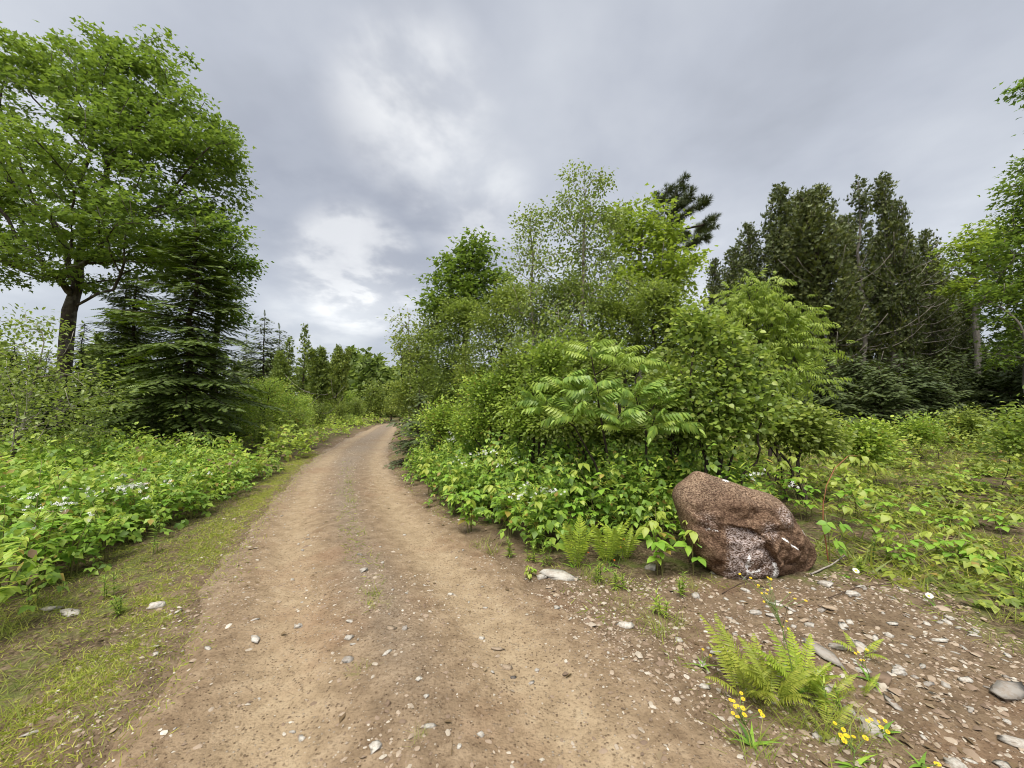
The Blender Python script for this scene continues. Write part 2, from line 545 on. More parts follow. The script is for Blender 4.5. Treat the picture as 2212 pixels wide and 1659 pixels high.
YG = (0.30, 0.38, 0.05)
M = {}
M['maple'] = leaf_mat('maple_leaf', (.036, .070, .011), (.070, .122, .017), (.125, .185, .024), None, .42, .5, .3, 1.2)
M['maple_light'] = leaf_mat('maple_leaf_light', (.085, .135, .018), (.140, .20, .028), (.20, .26, .036), None, .45, .5, .3, 1.2)
M['maple_dark'] = leaf_mat('maple_leaf_dark', (.04, .08, .016), (.07, .135, .024), (.12, .19, .03), None, .4, .5, .3, 1.2)
M['birch'] = leaf_mat('birch_leaf', (.07, .108, .030), (.12, .168, .046), (.20, .255, .075), YG, .38, .42, .45, 1.5)
M['alder'] = leaf_mat('alder_leaf', (.058, .090, .024), (.112, .155, .042), (.195, .24, .068), YG, .38, .45, .4, 1.2)
M['poplar'] = leaf_mat('poplar_leaf', (.072, .12, .034), (.135, .20, .055), (.25, .31, .09), (.42, .48, .09), .40, .42, .45, 2.5)
M['ash'] = leaf_mat('ash_leaf', (.085, .14, .030), (.145, .21, .046), (.225, .29, .07), (.34, .42, .08), .42, .45, .35, 2.0)
M['sumac'] = leaf_mat('sumac_leaf', (.075, .14, .038), (.125, .21, .055), (.20, .285, .075), (.42, .50, .07), .35, .42, .45, 3)
M['rasp'] = leaf_mat('raspberry_leaf', (.045, .10, .022), (.105, .215, .036), (.19, .31, .05), (.36, .42, .09), .34, .5, .4, 4, sick=.035)
M['rasp_young'] = leaf_mat('raspberry_leaf_young', (.19, .29, .05), (.27, .37, .075), (.36, .44, .11), None, .38, .45, .4, 4, gain=(1.45, 1.3, 1.05))
M['bramble'] = leaf_mat('bramble_leaf', (.040, .085, .020), (.125, .22, .042), (.24, .335, .07), None, .36, .48, .4, 2.0, sick=.035)
M['herb'] = leaf_mat('herb_leaf', (.075, .13, .03), (.155, .235, .05), (.27, .34, .075), None, .36, .5, .35, 2.0, sick=.035)
M['clear_herb'] = leaf_mat('clearing_leaf', (.05, .085, .022), (.115, .165, .035), (.235, .285, .065), None, .36, .5, .35, 1.2, sick=.035)
M['fern'] = leaf_mat('fern_frond', (.12, .185, .03), (.185, .26, .045), (.27, .33, .065), None, .42, .5, .3, 6)
M['fern_yellow'] = leaf_mat('fern_frond_yellow', (.17, .235, .045), (.26, .33, .06), (.38, .42, .10), None, .42, .5, .3, 6, gain=(1.45, 1.3, 1.05))
M['fir'] = leaf_mat('fir_needle', (.018, .036, .008), (.038, .066, .011), (.085, .120, .018), None, .22, .5, .35, 1.5, gain=(1.55, 1.35, 1.0))
M['hemlock'] = leaf_mat('hemlock_needle', (.035, .07, .012), (.07, .125, .02), (.135, .20, .03), None, .26, .5, .35, 1.5, gain=(2.0, 1.65, 1.1))
M['spruce'] = leaf_mat('spruce_needle', (.03, .05, .02), (.055, .085, .03), (.09, .125, .04), None, .18, .55, .3, 1.5, gain=(1.55, 1.35, 1.0))
M['cedar'] = leaf_mat('cedar_spray', (.030, .046, .014), (.060, .084, .023), (.110, .138, .037), None, .24, .55, .3, 1.0, gain=(1.55, 1.35, 1.0))
M['cedar_light'] = leaf_mat('cedar_spray_light', (.05, .08, .02), (.09, .13, .03), (.15, .19, .045), None, .26, .55, .3, 1.0)
M['pine'] = leaf_mat('pine_needle', (.025, .042, .018), (.05, .075, .028), (.08, .105, .04), None, .15, .5, .35, 1.0, gain=(1.55, 1.35, 1.0))
M['grass'] = leaf_mat('grass_blade', (.10, .15, .03), (.19, .245, .045), (.34, .36, .10), None, .35, .5, .35, 2.0, gain=(1.5, 1.35, 1.1))
M['moss_grass'] = leaf_mat('verge_grass_blade', (.14, .20, .035), (.25, .32, .055), (.42, .43, .13), None, .35, .55, .3, 1.5, gain=(1.45, 1.3, 1.05))
M['dry'] = leaf_mat('dry_leaf', (.10, .065, .035), (.22, .15, .085), (.40, .31, .20), None, .2, .7, .2, 3.0, gain=(1.0, 1.0, 1.0))
M['far'] = leaf_mat('far_leaf', (.05, .085, .03), (.085, .13, .042), (.13, .18, .055), None, .35, .6, .2, .3)
M['maple_bark'] = bark_mat('maple_bark', (.022, .017, .013), (.105, .082, .064), 9, .8, (.16, .145, .12))
M['dark_bark'] = bark_mat('dark_bark', (.02, .016, .012), (.085, .065, .048), 16, .6)
M['grey_bark'] = bark_mat('grey_bark', (.09, .08, .07), (.28, .25, .215), 14, .5)
M['birch_bark'] = bark_mat('birch_bark', (.16, .13, .10), (.52, .47, .40), 10, .2, (.10, .08, .06))
M['dead_wood'] = bark_mat('dead_wood', (.19, .165, .14), (.42, .37, .32), 18, .4)
M['log_bark'] = bark_mat('log_bark', (.06, .05, .042), (.24, .20, .165), 12, .7)
M['cane'] = plain_mat('cane_stem', (.16, .15, .05), .6)
M['red_cane'] = plain_mat('red_cane', (.30, .12, .06), .6)
M['twig'] = plain_mat('twig', (.07, .045, .03), .8)
M['white'] = plain_mat('white_petal', (.80, .80, .76), .6, .12, .25)
M['yellow'] = plain_mat('yellow_petal', (.85, .62, .02), .6, .15, .2)
M['orange'] = plain_mat('orange_petal', (.72, .13, .015), .6, .2, .2)
M['stem'] = plain_mat('green_stem', (.14, .20, .05), .6)

def ground_mat(name, road):
    m, n = new_mat(name)
    tc = n.node('ShaderNodeTexCoord'); P = tc.outputs['Object']
    bare = n.attr('bare'); rut = n.attr('rut'); grey = n.attr('grey')
    n1 = n.noise(P, .9, 5, .6); n2 = n.noise(P, 7, 5, .62, .3); n3 = n.noise(P, 55, 4, .65)
    soil = n.ramp(n2, [(.30, (.165, .112, .068)), (.50, (.275, .195, .122)), (.70, (.39, .29, .19))])
    sand = n.ramp(n2, [(.30, (.37, .275, .17)), (.55, (.47, .36, .23)), (.75, (.53, .425, .285))])
    col = n.mix(n.math('MULTIPLY', rut, .85), soil, sand)
    red = n.mix(n.smooth(n1, .50, .68), col, n.mix(.35, col, (.27, .135, .075)))
    col = red
    gcol = n.ramp(n3, [(.3, (.16, .13, .10)), (.5, (.28, .235, .185)), (.72, (.46, .40, .33))])
    col = n.mix(n.math('MULTIPLY', grey, .75), col, gcol)
    # small chips and grains
    v = n.voro(P, 70, 'F1'); vc = n.node('ShaderNodeTexVoronoi', feature='F1'); n.link(P, vc.inputs['Vector']); vc.inputs['Scale'].default_value = 70
    grains = n.smooth(vc.outputs[0], .46, .28)
    sepc = n.node('ShaderNodeSeparateColor'); n.link(vc.outputs['Color'], sepc.inputs[0])
    sel = n.smooth(sepc.outputs[0], .72, .80)
    gfac = n.math('MULTIPLY', n.math('MULTIPLY', grains, sel), .75)
    chip = n.ramp(sepc.outputs[1], [(.0, (.10, .06, .04)), (.45, (.21, .14, .085)), (.75, (.36, .28, .20)), (1.0, (.52, .46, .38))])
    col = n.mix(gfac, col, chip)
    col = n.mix(n.math('MULTIPLY', n.smooth(n3, .52, .30), .45), col, (.085, .05, .03))
    # leaf litter away from the bare soil
    lit = n.ramp(n.noise(P, 26, 4, .7, .5), [(.32, (.035, .026, .015)), (.5, (.105, .075, .042)), (.66, (.23, .175, .11))])
    moss = n.ramp(n.noise(P, 40, 3, .6), [(.3, (.06, .085, .018)), (.7, (.17, .20, .045))])
    lit = n.mix(n.math('MULTIPLY', n.smooth(n.noise(P, 3.2, 5, .65), .47, .62), .7), lit, moss)
    col = n.mix(1.0, col, (.80, .785, .76), 'MULTIPLY')
    if not road: col = n.mix(1.0, col, (.78, .77, .75), 'MULTIPLY')
    col = n.mix(bare, lit, col)
    b = n.node('ShaderNodeBsdfPrincipled'); n.link(col, b.inputs['Base Color'])
    b.inputs['Roughness'].default_value = .9; b.inputs['Specular IOR Level'].default_value = .15
    hgt = n.math('ADD', n.math('MULTIPLY', n3, .6), n.math('MULTIPLY', gfac, .5))
    hgt = n.math('ADD', hgt, n.math('MULTIPLY', n.noise(P, 22, 4, .7), 1.1))
    hgt = n.math('ADD', hgt, n.math('MULTIPLY', n2, .3))
    bp = n.node('ShaderNodeBump'); bp.inputs['Strength'].default_value = .9; bp.inputs['Distance'].default_value = .018
    n.link(hgt, bp.inputs['Height']); n.link(bp.outputs[0], b.inputs['Normal'])
    o = n.node('ShaderNodeOutputMaterial'); n.link(b.outputs[0], o.inputs[0])
    return m
M['ground'] = ground_mat('soil_and_litter', False)
M['road'] = ground_mat('dirt_track', True)

def stone_mat(name='slate_stone', single=False):
    m, n = new_mat(name)
    tc = n.node('ShaderNodeTexCoord'); oi = n.node('ShaderNodeObjectInfo'); geo = n.node('ShaderNodeNewGeometry')
    rnd = n.math('FRACT', n.math('ADD', oi.outputs['Random'], geo.outputs['Random Per Island']))
    base = n.ramp(rnd, [(0, (.16, .11, .075)), (.3, (.27, .195, .135)), (.6, (.37, .29, .21)), (.82, (.40, .34, .265)), (.95, (.48, .43, .35)), (1.0, (.58, .54, .46))])
    if single: base = oi.outputs['Color']
    a = n.noise(tc.outputs['Object'], 3.5 if single else 16, 5, .65)
    col = n.mix(n.math('MULTIPLY', n.smooth(a, .60, .35), .5), base, (.20, .14, .09))
    b = n.node('ShaderNodeBsdfPrincipled'); n.link(col, b.inputs['Base Color'])
    b.inputs['Roughness'].default_value = .75; b.inputs['Specular IOR Level'].default_value = .3
    bp = n.node('ShaderNodeBump'); bp.inputs['Strength'].default_value = .4; bp.inputs['Distance'].default_value = .01
    n.link(a, bp.inputs['Height']); n.link(bp.outputs[0], b.inputs['Normal'])
    o = n.node('ShaderNodeOutputMaterial'); n.link(b.outputs[0], o.inputs[0])
    return m
M['stone'] = stone_mat()
M['stone_single'] = stone_mat('single_stone', True)

def boulder_mat():
    m, n = new_mat('brown_granite')
    tc = n.node('ShaderNodeTexCoord'); P = tc.outputs['Object']
    mp = n.node('ShaderNodeMapping'); mp.inputs['Rotation'].default_value = (0, .5, 0); mp.inputs['Scale'].default_value = (1, 1, 1.9)
    n.link(P, mp.inputs[0])
    a = n.noise(mp.outputs[0], 58, 4, .7, .3); bno = n.noise(P, 5, 4, .6); c = n.noise(P, 130, 2, .6)
    bl = n.noise(P, 13, 4, .65)
    col = n.ramp(a, [(.32, (.050, .027, .016)), (.45, (.125, .072, .043)), (.56, (.235, .150, .095)), (.70, (.42, .30, .205))])
    brown = n.ramp(a, [(.34, (.034, .018, .011)), (.50, (.092, .052, .031)), (.68, (.22, .14, .092))])
    f = n.math('ADD', n.math('MULTIPLY', bno, .5), n.math('MULTIPLY', bl, .5))
    col = n.mix(n.smooth(f, .43, .58), col, brown)
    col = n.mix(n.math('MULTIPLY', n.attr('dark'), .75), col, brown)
    col = n.mix(n.math('MULTIPLY', n.math('MULTIPLY', n.attr('lit_rim'), n.smooth(a, .42, .60)), .4), col, (.46, .35, .245))
    pale = n.attr('pale')
    sp = n.smooth(n.math('ADD', a, n.math('MULTIPLY', pale, .12)), .51, .64)
    col = n.mix(n.math('MULTIPLY', sp, n.smooth(pale, .02, .25)), col, (.43, .36, .335))
    paint = n.attr('paint')
    pf = n.smooth(n.math('ADD', n.math('MULTIPLY', a, 1.0), n.math('MULTIPLY', paint, .55)), .72, .95)
    col = n.mix(pf, col, (.88, .86, .84))
    # skylight painted into the colour as a pale rim on the upper edge
    b = n.node('ShaderNodeBsdfPrincipled'); n.link(col, b.inputs['Base Color'])
    b.inputs['Roughness'].default_value = .85; b.inputs['Specular IOR Level'].default_value = .2
    bp = n.node('ShaderNodeBump'); bp.inputs['Strength'].default_value = .75; bp.inputs['Distance'].default_value = .012
    n.link(n.math('ADD', a, n.math('MULTIPLY', c, .3)), bp.inputs['Height']); n.link(bp.outputs[0], b.inputs['Normal'])
    o = n.node('ShaderNodeOutputMaterial'); n.link(b.outputs[0], o.inputs[0])
    return m
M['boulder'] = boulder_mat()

# ------------------------------------------------------------------ setting: ground and road
def bare_map(x, y):
    off_r = x - road_r(y); off_l = road_l(y) - x
    nz = fbm(x * 1.3, y * 1.3, 40, 4) - .5
    b_road = sstep(.75, .05, np.maximum(off_r, off_l) + nz * 1.2)
    edge = 3.45 + nz * 1.2 + .15 * (x < 1)
    lip = 3.25 + (fbm(y * 2, y * 0 + 3, 5, 3) - .5) * .8
    pull = sstep(edge + .25, edge - .25, y) * sstep(lip + .3, lip - .15, x) * (off_r > -.2)
    return np.clip(np.maximum(b_road, pull), 0, 1)

def build_ground():
    k = np.arange(0, 330)
    r = 0.35 * (1.0265 ** k)
    r = np.concatenate([[0.0], r]); r = r[r < 420]
    r = np.concatenate([r, [900.0]])
    na = 290
    # finer ahead of the camera than behind it
    u = np.linspace(-1, 1, na, endpoint=False)
    a = np.pi * (0.62 * u + 0.38 * u ** 3)
    Rr, Aa = np.meshgrid(r, a, indexing='ij')
    x = Rr * np.sin(Aa); y = Rr * np.cos(Aa)
    z = H(x, y)
    V = np.stack([x, y, z], -1).reshape(-1, 3)
    i = np.arange(len(r) - 1)[:, None] * na; j = np.arange(na)[None]; j2 = (j + 1) % na
    q = [i + j, i + j2, i + na + j2, i + na + j]
    Fc = np.concatenate([np.stack([q[0], q[2], q[1]], -1).reshape(-1, 3), np.stack([q[0], q[3], q[2]], -1).reshape(-1, 3)])
    x, y = V[:, 0], V[:, 1]
    me = mesh('ground', V, Fc, M['ground'], True, {'bare': bare_map(x, y), 'rut': np.zeros(len(V)) + .05, 'grey': .35 * fbm(x * .8, y * .8, 77)})
    tag(obj('ground', me), kind='structure')

def build_road():
    ys = [-7.5]
    while ys[-1] < 45.5:
        ys.append(ys[-1] + max(.035, .011 * abs(ys[-1])))
    ys = np.array(ys); ns = 60
    s = np.linspace(-1.12, 1.12, ns)
    Yg, Sg = np.meshgrid(ys, s, indexing='ij')
    c = .5 * (road_l(Yg) + road_r(Yg)); hw = .5 * (road_r(Yg) - road_l(Yg))
    x = c + Sg * hw
    xm = Sg * hw * .9
    rutL = np.exp(-((xm + .62) / .25) ** 2); rutR = np.exp(-((xm - .68) / .25) ** 2)
    rut = np.clip(rutL + rutR, 0, 1)
    z = .015 - .035 * rut + .028 * np.exp(-(xm / .3) ** 2)
    z = z - .12 * sstep(.86, 1.12, np.abs(Sg) + (fbm(x * 1.5, Yg * 1.5, 61, 4) - .5) * .35)
    z = z + (fbm(x * 1.6, Yg * 1.1, 31, 3) - .5) * .035 + (fbm(x * 24, Yg * 24, 33, 3) - .5) * .014 * (1 - .55 * rut)
    V = np.stack([x, Yg, z], -1).reshape(-1, 3)
    i = np.arange(len(ys) - 1)[:, None] * ns; j = np.arange(ns - 1)[None]
    q = [i + j, i + j + 1, i + ns + j + 1, i + ns + j]
    Fc = np.concatenate([np.stack([q[0], q[1], q[2]], -1).reshape(-1, 3), np.stack([q[0], q[2], q[3]], -1).reshape(-1, 3)])
    gr = sstep(5, 14, Yg) * .75 + .75 * np.exp(-(xm / .22) ** 2) * sstep(1.2, 3.5, Yg) + .45 * sstep(-.75, -1.0, Sg) * sstep(2.2, 3.5, Yg)
    gr = np.clip(gr * (1 - .5 * rut), 0, 1) * (0.6 + .8 * (fbm(x, Yg, 90) - .2))
    me = mesh('dirt_road', V, Fc, M['road'], True, {'bare': np.ones(len(V)), 'rut': (rut * (.75 + .6 * fbm(x * 2.5, Yg * .4, 8)) + .12).clip(0, 1).ravel(), 'grey': gr.clip(0, 1).ravel()})
    tag(obj('dirt_road', me), kind='structure')
    return
build_ground()
build_road()

def road_z(x, y):
    """height of the trodden surface (road or ground)"""
    c = .5 * (road_l(y) + road_r(y)); hw = .5 * (road_r(y) - road_l(y))
    S = (x - c) / hw; xm = S * hw * .9
    rut = np.clip(np.exp(-((xm + .62) / .25) ** 2) + np.exp(-((xm - .68) / .25) ** 2), 0, 1)
    z = .015 - .035 * rut + .028 * np.exp(-(xm / .3) ** 2)
    z = z - .12 * sstep(.86, 1.12, np.abs(S) + (fbm(x * 1.5, y * 1.5, 61, 4) - .5) * .35)
    z = z + (fbm(x * 1.6, y * 1.1, 31, 3) - .5) * .035 + (fbm(x * 24, y * 24, 33, 3) - .5) * .014 * (1 - .55 * rut)
    z = np.where(np.abs(S) > 1.12, -9, z)
    return np.maximum(z, H(x, y))

# ------------------------------------------------------------------ trees
def grow(trunks, attract, w=0.3, attach=False):
    """branch skeleton: every crown point is tied to the cheapest branch node below it"""
    P, par, L = [], [], []
    for t in trunks:
        for k, p in enumerate(t):
            up_ = -1 if k == 0 else len(P) - 1
            if k == 0 and attach and P: up_ = int(np.argmin(np.linalg.norm(np.array(P) - p, axis=1)))
            par.append(up_)
            L.append(0.0 if up_ < 0 else L[up_] + np.linalg.norm(p - P[up_]))
            P.append(np.asarray(p, float))
    nt = len(P)
    P = np.array(P); A = np.asarray(attract, float); n = len(A)
    Ln = np.array(L)
    best = np.full(n, 1e9); bi = np.zeros(n, int)
    for k in range(nt):
        if par[k] < 0: continue
        d = np.linalg.norm(A - P[k], axis=1)
        c = d + w * Ln[k] + .5 * np.maximum(0, P[k, 2] - A[:, 2])
        m = c < best; best[m] = c[m]; bi[m] = k
    allP = np.concatenate([P, A]); par = par + [0] * n; Ln = np.concatenate([Ln, np.zeros(n)])
    left = np.ones(n, bool)
    for _ in range(n):
        k = int(np.argmin(np.where(left, best, 1e9)))
        left[k] = False
        par[nt + k] = int(bi[k]); Ln[nt + k] = Ln[bi[k]] + np.linalg.norm(A[k] - allP[bi[k]])
        d = np.linalg.norm(A - A[k], axis=1)
        c = d + w * Ln[nt + k]
        m = left & (c < best); best[m] = c[m]; bi[m] = nt + k
    order = np.argsort(Ln, kind='stable')
    par = np.array(par)
    cnt = np.zeros(len(allP)); kids = [[] for _ in range(len(allP))]
    for k in order[::-1]:
        if cnt[k] == 0: cnt[k] = 1
        if par[k] >= 0: cnt[par[k]] += cnt[k]; kids[par[k]].append(int(k))
    for _ in range(2):
        Q = allP.copy()
        for k in range(nt, len(allP)):
            if kids[k]:
                c = max(kids[k], key=lambda i: cnt[i])
                Q[k] = .5 * allP[k] + .25 * (allP[par[k]] + allP[c])
        allP = Q
    return allP, par, cnt, kids, nt

def skeleton(P, par, cnt, kids, r_base, r_min=.004, expo=.5, sides=6, roots=None):
    a = Acc()
    tot = max(cnt[k] for k in range(len(P)) if par[k] < 0)
    rad = np.maximum(r_min, r_base * (cnt / tot) ** expo)
    stack = [(k, True) for k in range(len(P)) if par[k] < 0]
    while stack:
        k, root = stack.pop()
        ch = [k]
        while kids[ch[-1]]:
            c = max(kids[ch[-1]], key=lambda i: cnt[i])
            for o in kids[ch[-1]]:
                if o != c: stack.append((o, False))
            ch.append(c)
        pts = [P[i] for i in ch]; rr = [rad[i] for i in ch]
        if not root:
            pts = [P[par[k]]] + pts; rr = [min(rad[par[k]], rad[k] * 1.15)] + rr
        elif rr[0] > .05:
            rr[0] *= 1.35
        if len(pts) < 2: continue
        V, Fc = tube(pts, rr, sides if rr[0] > .03 else (4 if rr[0] > .01 else 3))
        a.add(V, Fc)
    return a

def ball(n, r):
    v = r.normal(size=(n, 3)); v = norm(v)
    return v * (r.random((n, 1)) ** .40)

def env_pts(envs, n, r):
    """points inside ellipsoids given as (px, py, rx_px, ry_px, Y, depth_m)"""
    vol = np.array([e[2] * e[3] for e in envs], float) ** .85; vol /= vol.sum()
    out = []
    for e, c in zip(envs, r.multinomial(n, vol)):
        p = PT(e[0], e[1], e[4]); k = e[4] / F_PX
        dep = e[5] if len(e) > 5 else .8 * e[2] * k
        sh = 1 - .45 * dep / e[4]
        out.append(p + ball(c, r) * np.array([e[2] * k * sh, dep, e[3] * k * sh]))
    return np.concatenate(out)

def lobed(env, seed, k=7, frac=.26, out=.98, tall=1.0):
    """adds small lobes on the rims of crown envelopes so that the outline is broken"""
    r = np.random.default_rng(seed); res = []
    for e in env:
        res.append((e[0], e[1], e[2] * .86, e[3] * .86, *e[4:]))
        for j in range(k):
            a = 2 * np.pi * (j + r.uniform(-.4, .4)) / k
            o = out * r.uniform(.85, 1.12); f = frac * r.uniform(.6, 1.3)
            res.append((e[0] + e[2] * o * math.cos(a), e[1] + e[3] * o * math.sin(a), max(6, e[2] * f), max(6, e[3] * f * tall), *[x * (.5 if i == len(e[4:]) - 1 and len(e) > 5 else 1) for i, x in enumerate(e[4:])]))
    return res

def upright(env, seed, k=4):
    """splits wide envelopes into narrow upright ones, as saplings grow side by side"""
    r = np.random.default_rng(seed); res = []
    for e in env:
        res.append((e[0], e[1] + .12 * e[3], e[2] * .62, e[3] * .72, *e[4:]))
        for j in range(k):
            q = -.78 + 1.56 * (j + .5 + r.uniform(-.3, .3)) / k
            hh = math.sqrt(1 - q * q * .8)
            res.append((e[0] + e[2] * q, e[1] + e[3] * (r.uniform(-.25, .12)), e[2] * .25, e[3] * hh * r.uniform(.75, 1.08), *e[4:]))
    return res

def jig(poly, n, amp, r):
    """resample a polyline and make it wander a little"""
    poly = np.asarray(poly, float)
    d = np.concatenate([[0], np.cumsum(np.linalg.norm(np.diff(poly, axis=0), axis=1))])
    t = np.linspace(0, d[-1], n)
    Q = np.stack([np.interp(t, d, poly[:, k]) for k in range(3)], -1)
    Q[1:-1] += r.normal(size=(n - 2, 3)) * amp * np.array([1, 1, .3])
    return Q

def foliage(acc, nodes, dirs, n, r, tmpl, size, cr, flat=.5, droop=.25, up=1.0, jit=.5, young=0.0, zr=None, vary=.3, vert=False):
    idx = r.integers(0, len(nodes), n)
    off = r.normal(size=(n, 3)) * cr * np.array([1, 1, flat])
    pos = nodes[idx] + off
    d = norm(off * np.array([1, 1, .5])) + .7 * dirs[idx] + r.normal(size=(n, 3)) * .45 + np.array([0, 0, -droop])
    nm = np.array([0, 0, up]) + r.normal(size=(n, 3)) * jit
    if vert: nm = r.normal(size=(n, 3)) * np.array([1, 1, .25])
    V, Fc = place(tmpl, pos, d, nm, size * r.uniform(1 - vary, 1 + vary, n))
    tint = np.zeros(n)
    if young:
        lo, hi = (pos[:, 2].min(), pos[:, 2].max()) if zr is None else zr
        h = np.clip((pos[:, 2] - lo) / (hi - lo), 0, 1)
        tint = np.where(r.random(n) < young * (.25 + 1.2 * h ** 2), r.uniform(.35, 1, n), 0)
    acc.add(V, Fc, np.repeat(tint, len(tmpl[0])))

def broadleaf(name, label, cat, base, trunks, pts, seed, leaf, n_leaf, size, cr, bark, r_base, crown_mat, w=.3, flat=.5, droop=.25, young=0.0, group=None, twig=4, vert=False, r_min=.004, jit=.5, up=1.0, attach=False):
    r = np.random.default_rng(seed)
    base = np.asarray(base, float)
    tr = [np.asarray(t, float) - base for t in trunks]
    P, par, cnt, kids, nt = grow(tr, np.asarray(pts) - base, w, attach)
    root = thing(name, label, cat, base, 0, group)
    obj('trunk', acc_mesh(name + '_trunk', skeleton(P, par, cnt, kids, r_base, r_min), M[bark], True), root)
    tw = np.array([k for k in range(nt, len(P)) if cnt[k] <= twig])
    D = norm(P[tw] - P[par[tw]])
    a = Acc()
    foliage(a, P[tw], D, n_leaf, r, leaf, size, cr, flat, droop, up, jit, young, None, .3, vert)
    obj('crown', acc_mesh(name + '_crown', a, M[crown_mat], False), root)
    return root

def shrub(name, label, cat, envs, base_px, seed, n_pts, leaf, n_leaf, size, cr, bark, r_base, mat, stems=4, group=None, **kw):
    """several stems from one root, crown inside the given envelopes"""
    r = np.random.default_rng(seed)
    Y = base_px[1]
    bx = PT(base_px[0], 900, Y)[0]
    base = np.array([bx, Y, float(H(bx, Y)) - .03])
    pts = env_pts(upright(envs, seed), int(n_pts * 1.35), r)
    pts = pts[pts[:, 2] > base[2] + .25]
    tr = []
    order = r.permutation(len(pts))[:stems]
    top = pts[np.argsort(pts[:, 2])[-max(3, len(pts) // 4):]]
    for k in range(stems):
        tip = top[r.integers(0, len(top))] if k < 2 else pts[order[k]]
        foot = base + np.array([r.normal() * .10, r.normal() * .10, 0])
        end = foot + (tip - foot) * .72
        mid = foot + (end - foot) * .5 + np.array([0, 0, .08 * np.linalg.norm(end - foot)])
        tr.append(jig([foot, mid, end], 7, .03, r))
    return broadleaf(name, label, cat, base, tr, pts, seed + 1, leaf, n_leaf, size, cr, bark, r_base, mat, group=group, **kw)

def conifer(name, label, cat, base, height, r_base, spread, clear, seed, mat, bark='dark_bark', spray=.17, gap=.32, whorl=5, e_bot=-12, e_top=35, sag=.22, latf=.42, prof=.85, tmpl=None, dens=1.0, group=None, top_r=.01):
    r = np.random.default_rng(seed)
    tmpl = tmpl or T_FIR
    tr = np.array([[0, 0, -.05]] + [[r.normal() * .02 * t * height ** .5, r.normal() * .02 * t * height ** .5, height * t] for t in np.linspace(.08, 1, 12)])
    wood = Acc()
    V, Fc = tube(tr, np.concatenate([[r_base * 1.3], np.linspace(r_base, top_r, 12)]), 8); wood.add(V, Fc)
    Ps, Ds, Ns, Ss = [], [], [], []
    z = clear
    while z < height - .12:
        t = (z - clear) / (height - clear)
        L0 = spread * (1 - t) ** prof * (min(1, .55 + t * 3)) + .10
        for b in range(whorl):
            L = L0 * (r.uniform(.40, 1.2) if spread > 1.0 else r.uniform(.55, 1.15))
            az = 2 * np.pi * (b + r.uniform(-.35, .35)) / whorl + z * 2.4
            e = math.radians(e_bot + (e_top - e_bot) * t + r.normal() * 6)
            hd = np.array([math.cos(az), math.sin(az), 0]); sd_ = np.array([-hd[1], hd[0], 0])
            s = np.linspace(0, 1, 6)
            z0 = z + r.uniform(-.5, .5) * gap
            c = np.array([np.interp(z0, tr[:, 2], tr[:, 0]), np.interp(z0, tr[:, 2], tr[:, 1]), z0])
            pl = c + L * (s[:, None] * hd * math.cos(e) + (s * math.sin(e) - sag * s ** 2 + .5 * sag * s ** 3)[:, None] * np.array([0, 0, 1]))
            V, Fc = tube(pl, np.linspace(max(.006, .018 * L), .003, 6), 3); wood.add(V, Fc)
            n_lat = max(2, int(L / (spray * .62) * dens))
            for sv in np.linspace(.16, 1, n_lat):
                q = np.array([np.interp(sv, s, pl[:, k]) for k in range(3)])
                ll = min(latf * L, .75) * (1 - .8 * sv) + spray * .75
                for side in ((1, -1) if sv < .99 else (0,)):
                    d = hd * (.62 if side else 1.0) + side * sd_ * .78 + np.array([0, 0, -.12 - .25 * r.random()])
                    d = d / np.linalg.norm(d)
                    m = max(1, int(ll / (spray * .68)))
                    f = (np.arange(m) + .1) / m
                    Ps.append(q + np.outer(f * ll, d) + np.array([0, 0, -.10]) * (f[:, None] * ll))
                    alt = np.where(np.arange(m) % 2 == 0, 1, -1)[:, None]
                    cr_ = np.cross(d, [0, 0, 1])
                    dd = d + alt * cr_ * (.55 if m > 1 else 0) + r.normal(size=(m, 3)) * .12
                    dd[-1] = d
                    Ds.append(dd); Ns.append(np.array([0, 0, 1.0]) + r.normal(size=(m, 3)) * .22)
                    Ss.append(spray * r.uniform(.8, 1.3, m))
        z += gap * r.uniform(.8, 1.2)
    a = Acc()
    P_, D_, N_, S_ = map(np.concatenate, (Ps, Ds, Ns, Ss))
    V, Fc = place(tmpl, P_, D_, N_, S_); a.add(V, Fc)
    # leader
    V, Fc = place(tmpl, np.array([[tr[-1, 0], tr[-1, 1], height - .15]]), np.array([[0, .1, 1.0]]), np.array([[1.0, 0, 0]]), np.array([spray * 1.6])); a.add(V, Fc)
    root = thing(name, label, cat, base, 0, group)
    obj('trunk', acc_mesh(name + '_trunk', wood, M[bark], True), root)
    obj('crown', acc_mesh(name + '_crown', a, M[mat], False), root)
    return root

def on_ground(px, Y, dz=-.03):
    x = PT(px, 875, Y)[0]
    return np.array([x, Y, float(H(x, Y)) + dz])

def top_h(px, py, Y):
    b = on_ground(px, Y)
    return PT(px, py, Y)[2] - b[2]

